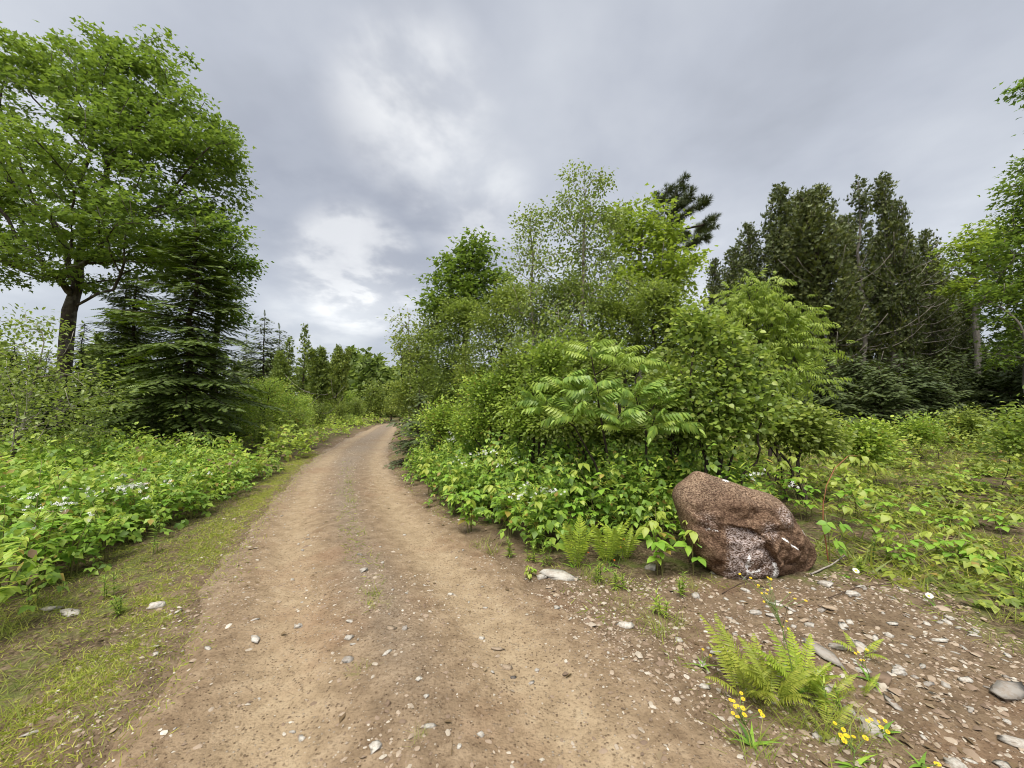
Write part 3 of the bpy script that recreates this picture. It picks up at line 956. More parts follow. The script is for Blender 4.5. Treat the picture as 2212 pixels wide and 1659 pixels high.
# ---- big maple on the left
def big_maple():
    r = np.random.default_rng(2); Y = 12.0
    base = on_ground(135, Y)
    tr = [base, PT(140, 740, Y), PT(165, 620, Y), PT(182, 500, Y), PT(185, 380, Y + .2), PT(205, 220, Y + .1)]
    trunk = jig(tr, 14, .05, r)
    limb1 = jig([PT(160, 650, Y), PT(135, 610, Y - .4), PT(60, 540, Y - .8)], 6, .04, r)
    limb2 = jig([PT(165, 660, Y), PT(215, 635, Y - .5), PT(300, 610, Y - 1.2)], 6, .04, r)
    limb3 = jig([PT(183, 480, Y), PT(260, 330, Y - .5), PT(330, 230, Y - .6)], 7, .05, r)
    env = [(150, 190, 180, 95, Y, 2.4), (215, 120, 70, 45, Y, 1.0), (60, 140, 60, 60, Y, 1.0), (290, 240, 150, 110, Y - .3, 2.2), (380, 330, 120, 140, Y - .4, 2.4), (440, 380, 80, 90, Y, 1.8), (478, 340, 45, 28, Y, .6),
           (30, 420, 200, 150, Y, 3.2), (-120, 330, 150, 220, Y + .5, 3), (170, 420, 230, 150, Y - .8, 3.4), (330, 500, 180, 80, Y - .8, 2.4), (220, 560, 190, 60, Y - .6, 2.6), (60, 570, 160, 60, Y - .4, 2.4), (400, 130, 22, 34, Y, .4), (330, 120, 40, 60, Y, .8)]
    pts = env_pts(lobed(env, 3, 9, .20, .90), 1120, r)
    broadleaf('maple_tree', 'tall spreading maple with thick dark trunk, at the upper left', 'tree', base, [trunk, limb1, limb2, limb3], pts, 4, T_MAPLE, 54000, .128, .185, 'maple_bark', .18, 'maple', w=.35, flat=.38, droop=.35, twig=5, jit=.42, attach=True)
big_maple()

# ---- conifers and shrubs on the left
hem = conifer('hemlock_tree', 'broad dark green hemlock leaning over the bank right of the big maple', 'tree', on_ground(405, 10.5), top_h(405, 470, 10.5), .13, 1.95, .9, 21, 'hemlock', gap=.20, whorl=7, e_bot=-14, e_top=18, sag=.34, spray=.18, prof=.55, dens=1.15)
clone(hem, on_ground(282, 11.6), 2.2, .80, 'slender hemlock with a bare lower stem between maple and broad hemlock')
fir = conifer('fir_tree', 'dark pointed fir behind the maple trunk', 'tree', on_ground(262, 14.5), top_h(262, 590, 14.5), .09, 1.35, .3, 22, 'fir', gap=.21, whorl=6, e_bot=-8, e_top=35, sag=.2, spray=.20, dens=1.1)
for px, Y, py, rz, lab in ((170, 12.8, 700, 1.0, 'dark fir whose top hides the foot of the maple'), (330, 9.6, 860, 2.0, 'low young fir under the slender hemlock'),
                           (200, 8.6, 895, 3.1, 'low dark young fir behind the left bramble bank'), (470, 12.5, 740, 4.0, 'young fir right of the broad hemlock trunk'),
                           (505, 15.5, 770, 5.0, 'small fir at the right end of the hemlock shade'), (95, 10.5, 760, .4, 'dark fir behind the birch sapling at the left edge'), (20, 11.5, 740, 1.9, 'dark fir cut by the left edge of the photo')):
    clone(fir, on_ground(px, Y), rz, top_h(px, py, Y) / top_h(262, 590, 14.5), lab, 'young firs left of the road')
tree_left = None
spruce = conifer('spruce_tree', 'tall thin spruce with open whorls against the sky left of the road', 'tree', on_ground(566, 30), top_h(566, 680, 30), .12, 2.7, .7, 23, 'spruce', gap=.46, whorl=7, e_bot=-14, e_top=25, sag=.05, spray=.38, latf=.28, prof=.72, dens=1.2)
clone(spruce, on_ground(599, 33), 1.3, .95, 'narrow spruce just right of the tall open spruce')
clone(spruce, on_ground(527, 34), 2.3, .86, 'spruce half hidden left of the tall open spruce')

# birch sapling on the left edge
def left_birch():
    r = np.random.default_rng(31); Y = 6.6
    base = np.array([*PT(-5, 1060, Y)[:2], 0]); base[2] = float(H(*base[:2])) - .03
    tr = [jig([base, PT(35, 960, Y), PT(75, 830, Y), PT(95, 740, Y)], 10, .015, r)]
    pts = env_pts([(70, 760, 85, 90, Y, .7), (130, 850, 90, 90, Y, .8), (40, 880, 110, 110, Y + .2, .9), (150, 930, 80, 60, Y, .7), (-80, 830, 110, 130, Y, .9), (60, 690, 40, 30, Y, .3)], 330, r)
    broadleaf('birch_sapling', 'birch sapling with pale slanting stem at the left edge', 'sapling', base, tr, pts, 32, T_OVATE, 5000, .062, .16, 'birch_bark', .035, 'birch', w=.25, flat=.55, droop=.5, young=.18, jit=.6)
left_birch()

# generic leafy saplings used along the left side and in the distance
sap = shrub('leafy_sapling', 'bushy green sapling at the edge of the hemlock, left of the road', 'sapling', [(560, 850, 55, 45, 15), (530, 900, 60, 45, 15), (590, 900, 50, 35, 15)], (555, 15), 41, 170, T_DIAMOND, 4200, .10, .26, 'dark_bark', .04, 'herb', young=.0)
sap2 = shrub('leafy_sapling', 'rounded pale green sapling at the bend of the road', 'sapling', [(810, 845, 22, 26, 34), (812, 875, 30, 22, 34)], (811, 34), 42, 130, T_DIAMOND, 2600, .17, .33, 'dark_bark', .05, 'alder')
S0 = PT(555, 805, 15)[2] - on_ground(555, 15)[2]; S2 = PT(811, 819, 34)[2] - on_ground(811, 34)[2]
for k, (px, Y, py, src, lab) in enumerate((
        (500, 12.2, 845, 0, 'green sapling against the dark firs, nearest of the left saplings'), (620, 19, 838, 0, 'green sapling below the tall open spruce'),
        (655, 23, 845, 0, 'small sapling under the thin cedar spires'), (690, 22, 868, 2, 'low round shrub on the left verge before the bend'),
        (735, 27, 868, 2, 'round shrub below the group of cedars by the bend'), (770, 31, 858, 2, 'round shrub just left of the bend of the road'),
        (745, 38, 838, 0, 'sapling behind the shrubs at the bend'), (585, 24, 806, 0, 'taller sapling standing under the spruces'),
        (700, 30, 835, 0, 'sapling in front of the cedar trunks by the bend'), (845, 37, 850, 2, 'round shrub where the road goes out of sight'),
        (640, 17, 882, 2, 'low shrub on the left verge below the spruces'), (570, 13.5, 893, 2, 'low shrub at the edge of the left brambles'))):
    s = (PT(px, py, Y)[2] - on_ground(px, Y)[2]) / (S0 if src == 0 else S2)
    clone(sap if src == 0 else sap2, on_ground(px, Y), k * 1.1, s, lab, 'saplings left of the road')

# ---- cedars (arborvitae) and their dead lower branches
def dead_branches(root, base, h0, h1, n, seed, length=2.2, xy=None):
    r = np.random.default_rng(seed)
    for k in range(n):
        a = -np.pi / 2 + r.uniform(-1.7, 1.7); L = length * r.uniform(.6, 1.4); z = r.uniform(h0, h1)
        s = np.linspace(0, 1, 7)
        d = np.array([math.cos(a), math.sin(a), 0])
        x0 = np.array([r.normal() * .1, r.normal() * .1, z])
        P = x0 + L * (s[:, None] * d + (-.35 * s + .75 * s ** 2.2)[:, None] * np.array([0, 0, 1])) + r.normal(size=(7, 3)) * .02
        V, Fc = tube(P, np.linspace(.022, .009, 7), 4)
        obj('dead_branch', mesh('dead_branch', V, Fc, M['dead_wood'], True), root)

def cedar_proto(seed, height, spread, r_base, bark, mat, fork=False, clear=.20, n_br=220, size=.155, dead=8, sparse=1.0):
    """narrow arborvitae: ascending branches, upright fan sprays, bare lower stem"""
    r = np.random.default_rng(seed)
    wood, a = Acc(), Acc()
    stems = []
    t = np.linspace(0, 1, 14)
    wob = np.cumsum(r.normal(size=(14, 2)) * .05, axis=0); wob -= wob[0]
    main = np.stack([wob[:, 0], wob[:, 1], t * height - .05], -1); stems.append((main, 1.0, 0.0))
    if fork:
        k = 6; f = main[k:].copy(); u = np.linspace(0, 1, len(f))
        f[:, 0] += .95 * u ** .8 * spread * .7; f[:, 1] += .2 * u; f[:, 2] -= .05 * height * u; stems.append((f, .8, t[k]))
    for st, sc, t0 in stems:
        V, Fc = tube(st, np.linspace(r_base * sc * (1.25 if t0 == 0 else .8), .012, len(st)), 8); wood.add(V, Fc)
        hs, he = st[0, 2], st[-1, 2]
        z0 = max(hs + .1, clear * height)
        nb = int(n_br * (he - z0) / (height * (1 - clear)))
        Pq, Dq = [], []
        for b in range(nb):
            q = (b + r.random()) / nb; z = z0 + (he - z0) * q * .985
            az = r.uniform(0, 2 * np.pi)
            c = np.array([np.interp(z, st[:, 2], st[:, 0]), np.interp(z, st[:, 2], st[:, 1]), z])
            L = sc * spread * (1 - q) ** .62 * (min(1, .35 + 2.2 * q)) * r.uniform(.45, 1.15) + .14
            e0 = math.radians(r.uniform(5, 30) + 25 * q)
            hd = np.array([math.cos(az), math.sin(az), 0.0])
            u = np.linspace(0, 1, 6)[:, None]
            pl = c + L * (u * hd * math.cos(e0) * (1 - .15 * u) + (u * math.sin(e0) + .45 * u ** 2.2) * np.array([0, 0, 1.0]))
            V, Fc = tube(pl, np.linspace(max(.006, .016 * L), .004, 6), 3); wood.add(V, Fc)
            m = max(4, int(L / .030 * sparse))
            f = r.uniform(.22, 1.0, m) ** .8
            pos = np.stack([np.interp(f, u[:, 0], pl[:, i]) for i in range(3)], -1) + r.normal(size=(m, 3)) * (.05 + .05 * L)
            d = norm(pl[-1] - pl[-2]) * .6 + r.normal(size=(m, 3)) * .55 + np.array([0, 0, .35])
            Pq.append(pos); Dq.append(d)
        Pq = np.concatenate(Pq); Dq = np.concatenate(Dq); n = len(Pq)
        V, Fc = place(T_CEDAR, Pq, Dq, r.normal(size=(n, 3)) * np.array([1, 1, .3]), size * r.uniform(.6, 1.3, n)); a.add(V, Fc)
    return acc_mesh('cedar_trunk', wood, M[bark], True), acc_mesh('cedar_crown', a, M[mat])
CED = [(8.5, cedar_proto(51, 8.5, 1.15, .13, 'grey_bark', 'cedar')), (8.5, cedar_proto(52, 8.5, 1.35, .15, 'dark_bark', 'cedar', True)), (8.5, cedar_proto(53, 8.5, .75, .09, 'grey_bark', 'cedar', False, .22, 170, .15, 8, .9)), (8.5, cedar_proto(54, 8.5, 1.5, .14, 'grey_bark', 'cedar', False, .06, 250))]
def cedar2(label, px, top, Y, kind, rz, dead, group, seed, wide=1.0):
    b = on_ground(px, Y); h0, (tm, cm) = CED[kind]
    root = thing('cedar_tree', label, 'tree', b, 0, group)
    sc = (PT(px, top, Y)[2] - b[2]) / h0
    for nm, me in (('trunk', tm), ('crown', cm)):
        o = obj(nm, me, root); o.scale = (sc * wide, sc * wide, sc); o.rotation_euler = (0, 0, rz)
    dead_branches(root, b, h0 * sc * .12, h0 * sc * .62, dead, seed)
    return root
g = 'cedars behind the right clearing'
for k, (px, top, Y, kind, wide, dead, lab) in enumerate((
        (1690, 408, 22, 1, 1.1, 6, 'dense dark cedar nearest to the white pine, first tall one of the right cedars'), (1745, 430, 23, 0, 1.15, 5, 'cedar between the first cedar and the forked one'),
        (1800, 405, 20, 1, 1.15, 14, 'forked cedar with dark trunk and top bent to the right'), (1862, 396, 21, 2, 1.1, 8, 'thin-topped cedar just right of the forked cedar'),
        (1945, 380, 20.5, 0, .95, 12, 'tallest narrow pointed cedar, with bare grey lower trunk'), (1985, 430, 20, 2, .9, 14, 'thin cedar with sparse dead top beside the tallest cedar'),
        (1905, 520, 23.5, 3, 1.0, 10, 'lower cedar in the gap left of the tallest one'), (2015, 500, 21.5, 3, .95, 10, 'bushy cedar right of the tallest one'), (2050, 560, 23, 0, 1.1, 4, 'lower cedar at the right end of the cedar row'),
        (1635, 485, 23, 3, 1.05, 3, 'broad cedar left of the first tall cedar'), (1590, 535, 22, 0, 1.3, 2, 'low cedar with thin stems below the white pine'), (1550, 560, 24, 3, 1.0, 0, 'lowest cedar under the boughs of the white pine'),
        (2110, 640, 20, 3, .95, 6, 'dark cedar before the light maples at the right edge'), (1770, 560, 24, 3, .9, 0, 'cedar filling the gap behind the forked one'), (1838, 470, 24.5, 3, .95, 4, 'cedar standing behind and between the forked and thin-topped cedars'), (1968, 520, 25, 3, 1.0, 4, 'cedar behind the tallest narrow one'), (1722, 500, 25, 3, 1.0, 2, 'cedar behind the first two tall ones'), (2085, 600, 25, 3, 1.0, 3, 'rearmost cedar at the right end of the row'))):
    cedar2(lab, px, top, Y, kind, k * 1.7, dead, g, 1500 + k, wide)
g = 'cedars at the bend of the road'
CED.append((8.5, cedar_proto(56, 8.5, 1.6, .13, 'dark_bark', 'cedar_light', True, .2, 130, .30, 0, .8)))
CED.append((8.5, cedar_proto(57, 8.5, .9, .10, 'dark_bark', 'cedar_light', False, .2, 80, .26, 0, .6)))
for k, (px, top, Y, kind, wide, lab) in enumerate(((652, 700, 29, 5, 1.0, 'thin pointed cedar with sparse top at the bend of the road'), (625, 728, 30, 5, 1.2, 'shorter sparse cedar top left of the thin pointed cedar'), (688, 752, 28, 4, 1.2, 'bushy cedar with forked trunk right of the pointed cedar'),
                                                   (724, 748, 28, 4, 1.0, 'ragged tree with branches reaching out over the bend'), (608, 760, 27, 4, 1.1, 'bushy cedar under the narrow spruce'), (700, 790, 31, 4, 1.3, 'low cedar in the middle of the cedars at the bend'))):
    cedar2(lab, px, top, Y, kind, k * 2.1, 2, g, 1550 + k, wide)

# ---- white pine
def white_pine():
    r = np.random.default_rng(81); Y = 17.0
    base = on_ground(1455, Y)
    tr = [jig([base, PT(1448, 640, Y), PT(1452, 480, Y), PT(1462, 402, Y)], 14, .03, r)]
    pts = []
    for (a, b, n) in (((1455, 520), (1545, 482), 30), ((1455, 500), (1540, 505), 26), ((1455, 480), (1525, 448), 26), ((1455, 455), (1500, 424), 20), ((1458, 430), (1482, 402), 14), ((1455, 540), (1530, 525), 26),
                      ((1450, 470), (1418, 430), 14), ((1450, 500), (1405, 478), 16), ((1452, 440), (1432, 408), 10), ((1450, 560), (1400, 545), 16), ((1452, 590), (1500, 570), 20)):
        t = r.random(n)[:, None]
        p0, p1 = PT(*a, Y), PT(*b, Y + r.normal() * .8)
        bend = (t ** 2) * np.array([0, 0, .35])
        pts.append(p0 + (p1 - p0) * t + bend + r.normal(size=(n, 3)) * np.array([.10, .22, .045]))
    pts = np.concatenate(pts)
    broadleaf('white_pine', 'white pine with wind-swept dark boughs pointing right, above the birches', 'tree', base, tr, pts, 82, T_TUFT, 5200, .18, .07, 'dark_bark', .13, 'pine', w=.15, flat=.7, droop=-.2, twig=6, r_min=.008)
white_pine()

# ---- broadleaved trees of the right thicket
def tree_px(name, label, px, Y, tops, env, seed, n_pts, leaf, n_leaf, size, cr, bark, r_base, mat, **kw):
    r = np.random.default_rng(seed)
    base = on_ground(px, Y)
    tr = [jig([base] + [PT(a, b, Y) for a, b in tops], 12, .03, r)]
    pts = env_pts(lobed([(*e[:4], Y, e[4] if len(e) > 4 else .8 * e[2] * Y / F_PX) for e in env], seed, 7, .24), n_pts, r)
    return broadleaf(name, label, 'tree', base, tr, pts, seed + 1, leaf, n_leaf, size, cr, bark, r_base, mat, **kw)
tree_px('birch_tree', 'tallest birch of the thicket, airy top and pale stem', 1258, 8.0, [(1255, 700), (1262, 480), (1262, 365)], [(1262, 415, 48, 55), (1240, 500, 75, 60), (1310, 490, 42, 60), (1250, 600, 100, 80), (1300, 620, 60, 80), (1230, 700, 100, 70)], 91, 520, T_DIAMOND, 7600, .072, .10, 'birch_bark', .05, 'birch', w=.2, flat=.8, droop=.7, jit=.8)
tree_px('birch_tree', 'second birch left of the tallest one, with very sparse leaves', 1155, 8.4, [(1150, 720), (1150, 560), (1146, 450)], [(1146, 480, 28, 38), (1150, 560, 40, 60), (1150, 650, 55, 50)], 93, 230, T_DIAMOND, 2400, .070, .10, 'birch_bark', .03, 'birch', w=.2, flat=.8, droop=.7, jit=.8)
tree_px('maple_tree', 'light green maple between the tallest birch and the white pine', 1385, 11, [(1380, 640), (1385, 520), (1390, 440)], [(1395, 480, 55, 45), (1350, 500, 30, 40), (1400, 560, 85, 60), (1450, 580, 50, 60), (1370, 640, 90, 50)], 95, 330, T_MAPLE, 6500, .125, .20, 'grey_bark', .09, 'maple_light', w=.3, flat=.4, droop=.4)
tree_px('ash_tree', 'darker ash with pointed crown at the left end of the thicket', 1000, 13, [(1005, 720), (1018, 600), (1022, 505)], [(1022, 545, 36, 42), (1020, 590, 62, 42), (1000, 640, 70, 50), (955, 660, 36, 26), (1060, 640, 40, 50)], 97, 300, T_MAPLE, 5200, .15, .22, 'dark_bark', .10, 'maple', w=.3, flat=.45, droop=.5)
tree_px('bare_tree', 'half bare tree with sparse leaves above the bend of the road', 885, 19, [(885, 760), (880, 665)], [(870, 690, 26, 22), (880, 730, 34, 30), (865, 760, 24, 20)], 99, 120, T_OVATE, 620, .14, .22, 'dead_wood', .06, 'alder', w=.2, flat=.4, droop=.3, r_min=.010)
tree_px('beech_tree', 'leafy boughs of a tree standing behind the broad hemlock', 455, 11.6, [(462, 800), (470, 640), (475, 520)], [(500, 560, 42, 34), (478, 500, 36, 30), (520, 580, 24, 20), (480, 630, 46, 36), (498, 680, 24, 24)], 107, 300, T_DIAMOND, 5200, .105, .16, 'dark_bark', .08, 'maple_dark', w=.25, flat=.45, droop=.5)
# right edge
tree_px('maple_tree', 'light maple with layered leaves right of the cedars', 2110, 18, [(2110, 700), (2105, 560), (2120, 500)], [(2105, 550, 50, 45), (2150, 520, 50, 45), (2130, 620, 60, 40)], 101, 260, T_MAPLE, 4200, .17, .28, 'grey_bark', .12, 'maple_light', w=.3, flat=.3, droop=.2)
tree_px('maple_tree', 'large maple cut by the right edge, reaching highest there', 2225, 14, [(2220, 640), (2225, 440), (2240, 360)], [(2215, 440, 40, 70), (2215, 560, 70, 70), (2190, 640, 60, 60), (2280, 480, 80, 130), (2200, 720, 60, 60)], 103, 420, T_MAPLE, 8500, .15, .25, 'grey_bark', .16, 'maple', w=.3, flat=.4, droop=.3)
tree_px('maple_tree', 'maple outside the right edge, only a leafy twig shows near the top', 2420, 9.5, [(2420, 640), (2420, 300), (2400, 150)], [(2370, 250, 90, 110), (2215, 188, 10, 10, .2), (2240, 190, 16, 16, .3), (2290, 205, 40, 30), (2400, 450, 110, 120)], 105, 330, T_MAPLE, 5200, .12, .16, 'grey_bark', .14, 'maple_dark', w=.3, flat=.5, droop=.4)

# ---- thicket shrubs on the right of the road
g = 'shrubs of the right thicket'
def thick(label, env, base, seed, n_pts, n_leaf, size, mat='alder', leaf=T_OVATE, cr=.15, rb=.03, **kw):
    if base[1] > 7: leaf = T_DIAMOND
    return shrub('thicket_shrub', label, 'shrub', [(*e[:4], base[1] + (e[4] if len(e) > 4 else 0)) for e in env], base, seed, n_pts, leaf, int(n_leaf * 1.35), size * 1.22, cr, 'dark_bark', rb, mat, group=g, **kw)
thick('fine-leaved shrub at the far end of the thicket, where the road bends', [(905, 790, 48, 100), (890, 860, 40, 60), (930, 720, 36, 50)], (905, 13.5), 111, 240, 7000, .075, young=.1)
thick('tall fine-leaved shrub below the pointed ash', [(975, 750, 60, 95), (1000, 680, 50, 50), (950, 850, 60, 70)], (975, 11.5), 113, 300, 9500, .068, 'birch', young=.1)
thick('tall shrub between the ash and the second birch', [(1075, 720, 70, 90), (1050, 820, 70, 90), (1110, 650, 50, 45)], (1065, 10), 115, 320, 9500, .062, young=.1)
thick('dense shrub around the stem of the tallest birch', [(1180, 720, 85, 100), (1220, 640, 60, 60), (1160, 830, 80, 90)], (1175, 8.8), 117, 320, 9500, .058, 'birch', young=.12)
thick('shrub with slender tips behind the sumac, right of the birch', [(1350, 690, 85, 75), (1310, 760, 80, 80), (1400, 760, 60, 80)], (1345, 8.0), 119, 300, 7500, .058, young=.15)
thick('yellowish shrub behind the sumac and left of the poplar', [(1440, 680, 55, 60), (1470, 760, 70, 90), (1420, 640, 30, 36)], (1450, 7.2), 121, 260, 6000, .058, young=.25)
thick('low bushy shrub left of the sumac, over the brambles', [(1060, 870, 70, 65), (1110, 830, 50, 60), (1030, 920, 60, 40)], (1065, 7.6), 123, 240, 6000, .055, 'herb', young=.2)
thick('pale sapling with upright tips just left of the sumac', [(1170, 830, 50, 60), (1190, 770, 30, 40), (1150, 900, 60, 50)], (1170, 6.3), 125, 200, 3600, .058, 'ash', young=.3)
thick('shrub filling the gap below the sumac leaves', [(1260, 920, 90, 45), (1340, 930, 80, 40)], (1300, 5.9), 127, 180, 3200, .06)
thick('shrub behind the boulder and below the ash sapling', [(1710, 920, 70, 50), (1770, 950, 40, 32), (1650, 910, 60, 50)], (1715, 6.0), 129, 220, 4200, .062, young=.15)
thick('airy shrub standing behind the sumac stems', [(1250, 800, 80, 90), (1200, 880, 60, 60)], (1235, 7.2), 141, 260, 6200, .058, 'birch', young=.2)
thick('bushy shrub between the sumac and the poplar', [(1450, 850, 55, 80), (1480, 930, 50, 50)], (1460, 5.9), 143, 200, 3600, .058, 'alder', young=.25)
thick('light bush low over the road edge brambles', [(1000, 950, 60, 40), (950, 910, 45, 45)], (985, 8.6), 145, 180, 4200, .058, 'herb', young=.2)
thick('slender shrub closing the gap under the second birch', [(1120, 800, 50, 90), (1130, 900, 60, 60)], (1125, 7.6), 147, 240, 5200, .056, 'alder', young=.15)
thick('young poplar shoots at the right edge of the clearing', [(2190, 950, 34, 60), (2215, 920, 30, 60)], (2200, 6.5), 149, 120, 1100, .06, 'poplar', young=.3, rb=.008, r_min=.002)
thick('small bush left in the middle of the clearing', [(1985, 930, 34, 34)], (1985, 9.5), 151, 110, 1500, .06, 'herb', young=.2, rb=.008, r_min=.002)
thick('small bush before the fallen log', [(2080, 915, 36, 30)], (2080, 11), 153, 110, 1500, .07, 'alder', young=.2, rb=.008, r_min=.002)
thick('low bush at the left of the clearing beside the poplar', [(1870, 955, 36, 50)], (1870, 7.0), 155, 120, 1700, .058, 'herb', young=.2, rb=.008, r_min=.002)
firR = conifer('fir_tree', 'dark young fir at the road edge under the thicket', 'tree', on_ground(905, 10.2), 2.0, .04, 1.05, .1, 131, 'fir', gap=.19, whorl=6, e_bot=-4, e_top=30, sag=.15, spray=.15)
clone(firR, on_ground(955, 9.0), 1.5, .72, 'smaller dark fir nearer along the road edge under the thicket')

# ash sapling with drooping pinnate leaves, right of the poplar
T_PIN = pinnate(5, 4, .17, .34, .45, (0, .4, 1.0), (0, 1, 0), False)
shrub('ash_sapling', 'bright ash sapling with drooping feathery leaves in front of the cedars', 'sapling', [(1630, 640, 40, 42, 7.2), (1590, 680, 45, 45, 7.2), (1680, 680, 50, 45, 7.2), (1720, 690, 40, 30, 7.2), (1715, 750, 45, 22, 7.2), (1765, 752, 28, 9, 7), (1700, 810, 45, 28, 7.0), (1760, 830, 26, 10, 7), (1660, 740, 60, 50, 7.2)], (1660, 7.2), 133, 230, T_PIN, 1350, .20, .16, 'dark_bark', .035, 'ash', young=.25, droop=.5, flat=.6)
# poplar
shrub('poplar_shrub', 'bushy poplar with shiny yellow-green round leaves behind the boulder', 'shrub', [(1500, 700, 45, 50, 5), (1540, 740, 80, 60, 5), (1590, 790, 85, 75, 5), (1520, 860, 75, 90, 4.9), (1615, 870, 90, 80, 4.9), (1560, 930, 85, 60, 4.9)], (1545, 4.9), 135, 420, T_ROUND, 5600, .060, .12, 'dark_bark', .032, 'poplar', stems=6, young=.22, droop=.55, jit=.8)

# ---- small firs in front of the cedars
g = 'young firs before the cedars'
yfir = conifer('fir_tree', 'dense dark young fir at the very edge of the clearing', 'tree', on_ground(1905, 13.2), 2.5, .05, 1.25, .05, 137, 'fir', gap=.15, whorl=7, e_bot=0, e_top=40, sag=.18, spray=.19, prof=.75, group=g)
for k, (px, Y, py, lab) in enumerate(((1850, 15.0, 760, 'dark young fir in front of the forked cedar'), (1955, 15.0, 765, 'tallest dark young fir, below the tallest cedar'), (1775, 14.0, 790, 'dark young fir half behind the ash sapling'),
                                      (2010, 15.0, 785, 'dark fir right of the tallest cedar'), (2085, 17, 775, 'fir behind the fallen log'), (2170, 16.5, 745, 'fir below the light maple'), (2245, 15, 720, 'fir cut by the right edge'), (1700, 13, 800, 'dark fir left of the other young firs'),
                                      (1800, 17, 775, 'fir between the two left cedar trunks'), (1905, 17.5, 775, 'fir in the gap between the cedar trunks'), (2050, 18.5, 750, 'fir in the shade left of the log'), (2120, 18.5, 740, 'fir in the shade behind the log'), (1650, 16, 770, 'fir in the shade behind the poplar'), (2205, 18, 700, 'tall fir behind the one below the light maple'), (2060, 16.2, 800, 'low fir just left of the fallen log'), (1985, 17.2, 775, 'tall young fir between the cedar trunks at the right'), (1860, 18, 770, 'tall young fir right of the forked cedar trunk'))):
    sc = top_h(px, py, Y) / 2.5
    clone(yfir, on_ground(px, Y), k * .9, [sc * .85 ** (sc > 1.2), sc * .85 ** (sc > 1.2), sc], lab, g)

# ---- background wood
def distant_wood():
    r = np.random.default_rng(141); a = Acc(); wood = Acc()
    spots = []
    for k in range(150):
        an = math.radians(-62 + 124 * (k + r.random()) / 150)
        d = r.uniform(48, 85)
        spots.append((d * math.sin(an), d * math.cos(an)))
    for k in range(26):
        spots.append((PT(r.uniform(700, 900), 800, 1)[0] * (d := r.uniform(41, 58)), d))
    P = []
    for x, y in spots:
        if abs(x + 4) < 3 and y < 48: continue
        h = r.uniform(5.2, 8.0) * (1 if y < 60 else 1.15); w = h * r.uniform(.2, .34); z0 = float(H(x, y))
        n = int(190 + 60 * w)
        t = r.random(n) ** .8
        rad = w * np.sqrt(np.clip(1 - (2 * t - .85) ** 2 * .8, .02, 1)) * (1 - .75 * t ** 3)
        an = r.uniform(0, 2 * np.pi, n); q = np.sqrt(r.random(n))
        P.append(np.stack([x + rad * q * np.cos(an), y + rad * q * np.sin(an), z0 - .2 + (h + .2) * t], -1))
    P = np.concatenate(P); n = len(P)
    V, Fc = place(T_DIAMOND, P, r.normal(size=(n, 3)) + [0, 0, -.2], r.normal(size=(n, 3)) + [0, 0, .8], r.uniform(.45, .95, n)); a.add(V, Fc)
    tag(obj('distant_forest', acc_mesh('distant_forest', a, M['far'])), 'far wood closing the view behind the nearer trees', 'forest', kind='stuff')
distant_wood()

# ------------------------------------------------------------------ undergrowth masses
def project(p):
    p = np.asarray(p, float) - np.array([0, 0, CAM_H])
    c, s = math.cos(PITCH), math.sin(PITCH)
    dep = p[..., 1] * c + p[..., 2] * s; up = -p[..., 1] * s + p[..., 2] * c
    return CX + F_PX * p[..., 0] / dep, CY - F_PX * up / dep

def scatter_xy(n, x0, x1, y0, y1, keep, r, power=1.0):
    out = []
    tries = 0
    while sum(map(len, out)) < n and tries < 60:
        tries += 1
        t = r.random(n * 2)
        y = y0 + (y1 - y0) * t ** power
        x = r.uniform(x0, x1, n * 2)
        m = keep(x, y)
        out.append(np.stack([x[m], y[m]], -1))
    return np.concatenate(out)[:n]

def mass(name, label, cat, xy, hgt, rad, n_leaf, size, mat, seed, tmpls=T_TRI, stems=True, floor=.12):
    """many leafy canes growing into one another"""
    r = np.random.default_rng(seed); a = Acc(); st = Acc()
    n = len(xy)
    z0 = H(xy[:, 0], xy[:, 1])
    for k, tm in enumerate(tmpls):
        m = n_leaf // len(tmpls)
        idx = np.repeat(np.arange(n), m)
        N = len(idx)
        v = norm(r.normal(size=(N, 3)) * np.array([1, 1, .9])); v[:, 2] = np.abs(v[:, 2])
        q = r.uniform(.55, 1.0, N) ** .6
        hh = hgt[idx] * (floor + (1 - floor) * v[:, 2] * q + r.normal(size=N) * .05)
        pos = np.stack([xy[idx, 0] + v[:, 0] * rad[idx] * q, xy[idx, 1] + v[:, 1] * rad[idx] * q, z0[idx] + np.maximum(.03, hh)], -1)
        d = np.stack([v[:, 0], v[:, 1], -.15 + 0 * v[:, 2]], -1) + r.normal(size=(N, 3)) * .45
        nm = v * .6 + np.array([0, 0, .9]) + r.normal(size=(N, 3)) * .3
        V, Fc = place(tm, pos - norm(d) * .45 * size, d, nm, size * r.uniform(.45, 1.4, N))
        a.add(V, Fc)
    o = tag(obj(name, acc_mesh(name, a, M[mat])), label, cat, kind='stuff')
    return o

def left_keep(x, y):
    off = road_l(y) - x
    return off > np.interp(y, [0, 3.6, 5, 8, 14, 30], [1.35, 1.30, .95, .45, .35, .35]) + (fbm(y * 1.2, x * 0 + 2, 6) - .5) * .5
def right_keep(x, y):
    off = x - road_r(y)
    ok = off > np.interp(y, [0, 4, 6, 10, 30], [.55, .50, .40, .35, .35]) + (fbm(y * 1.4, x * 0 + 9, 7) - .5) * .4
    front = np.interp(x, [-1.5, .0, .3, 1.1, 1.5, 3.0, 3.3], [3.6, 3.85, 4.15, 4.2, 4.35, 4.3, 4.4])
    return ok & (y > front) & (x < np.interp(y, [4, 7, 12, 20], [3.0, 4.0, 4.0, 3.0]))

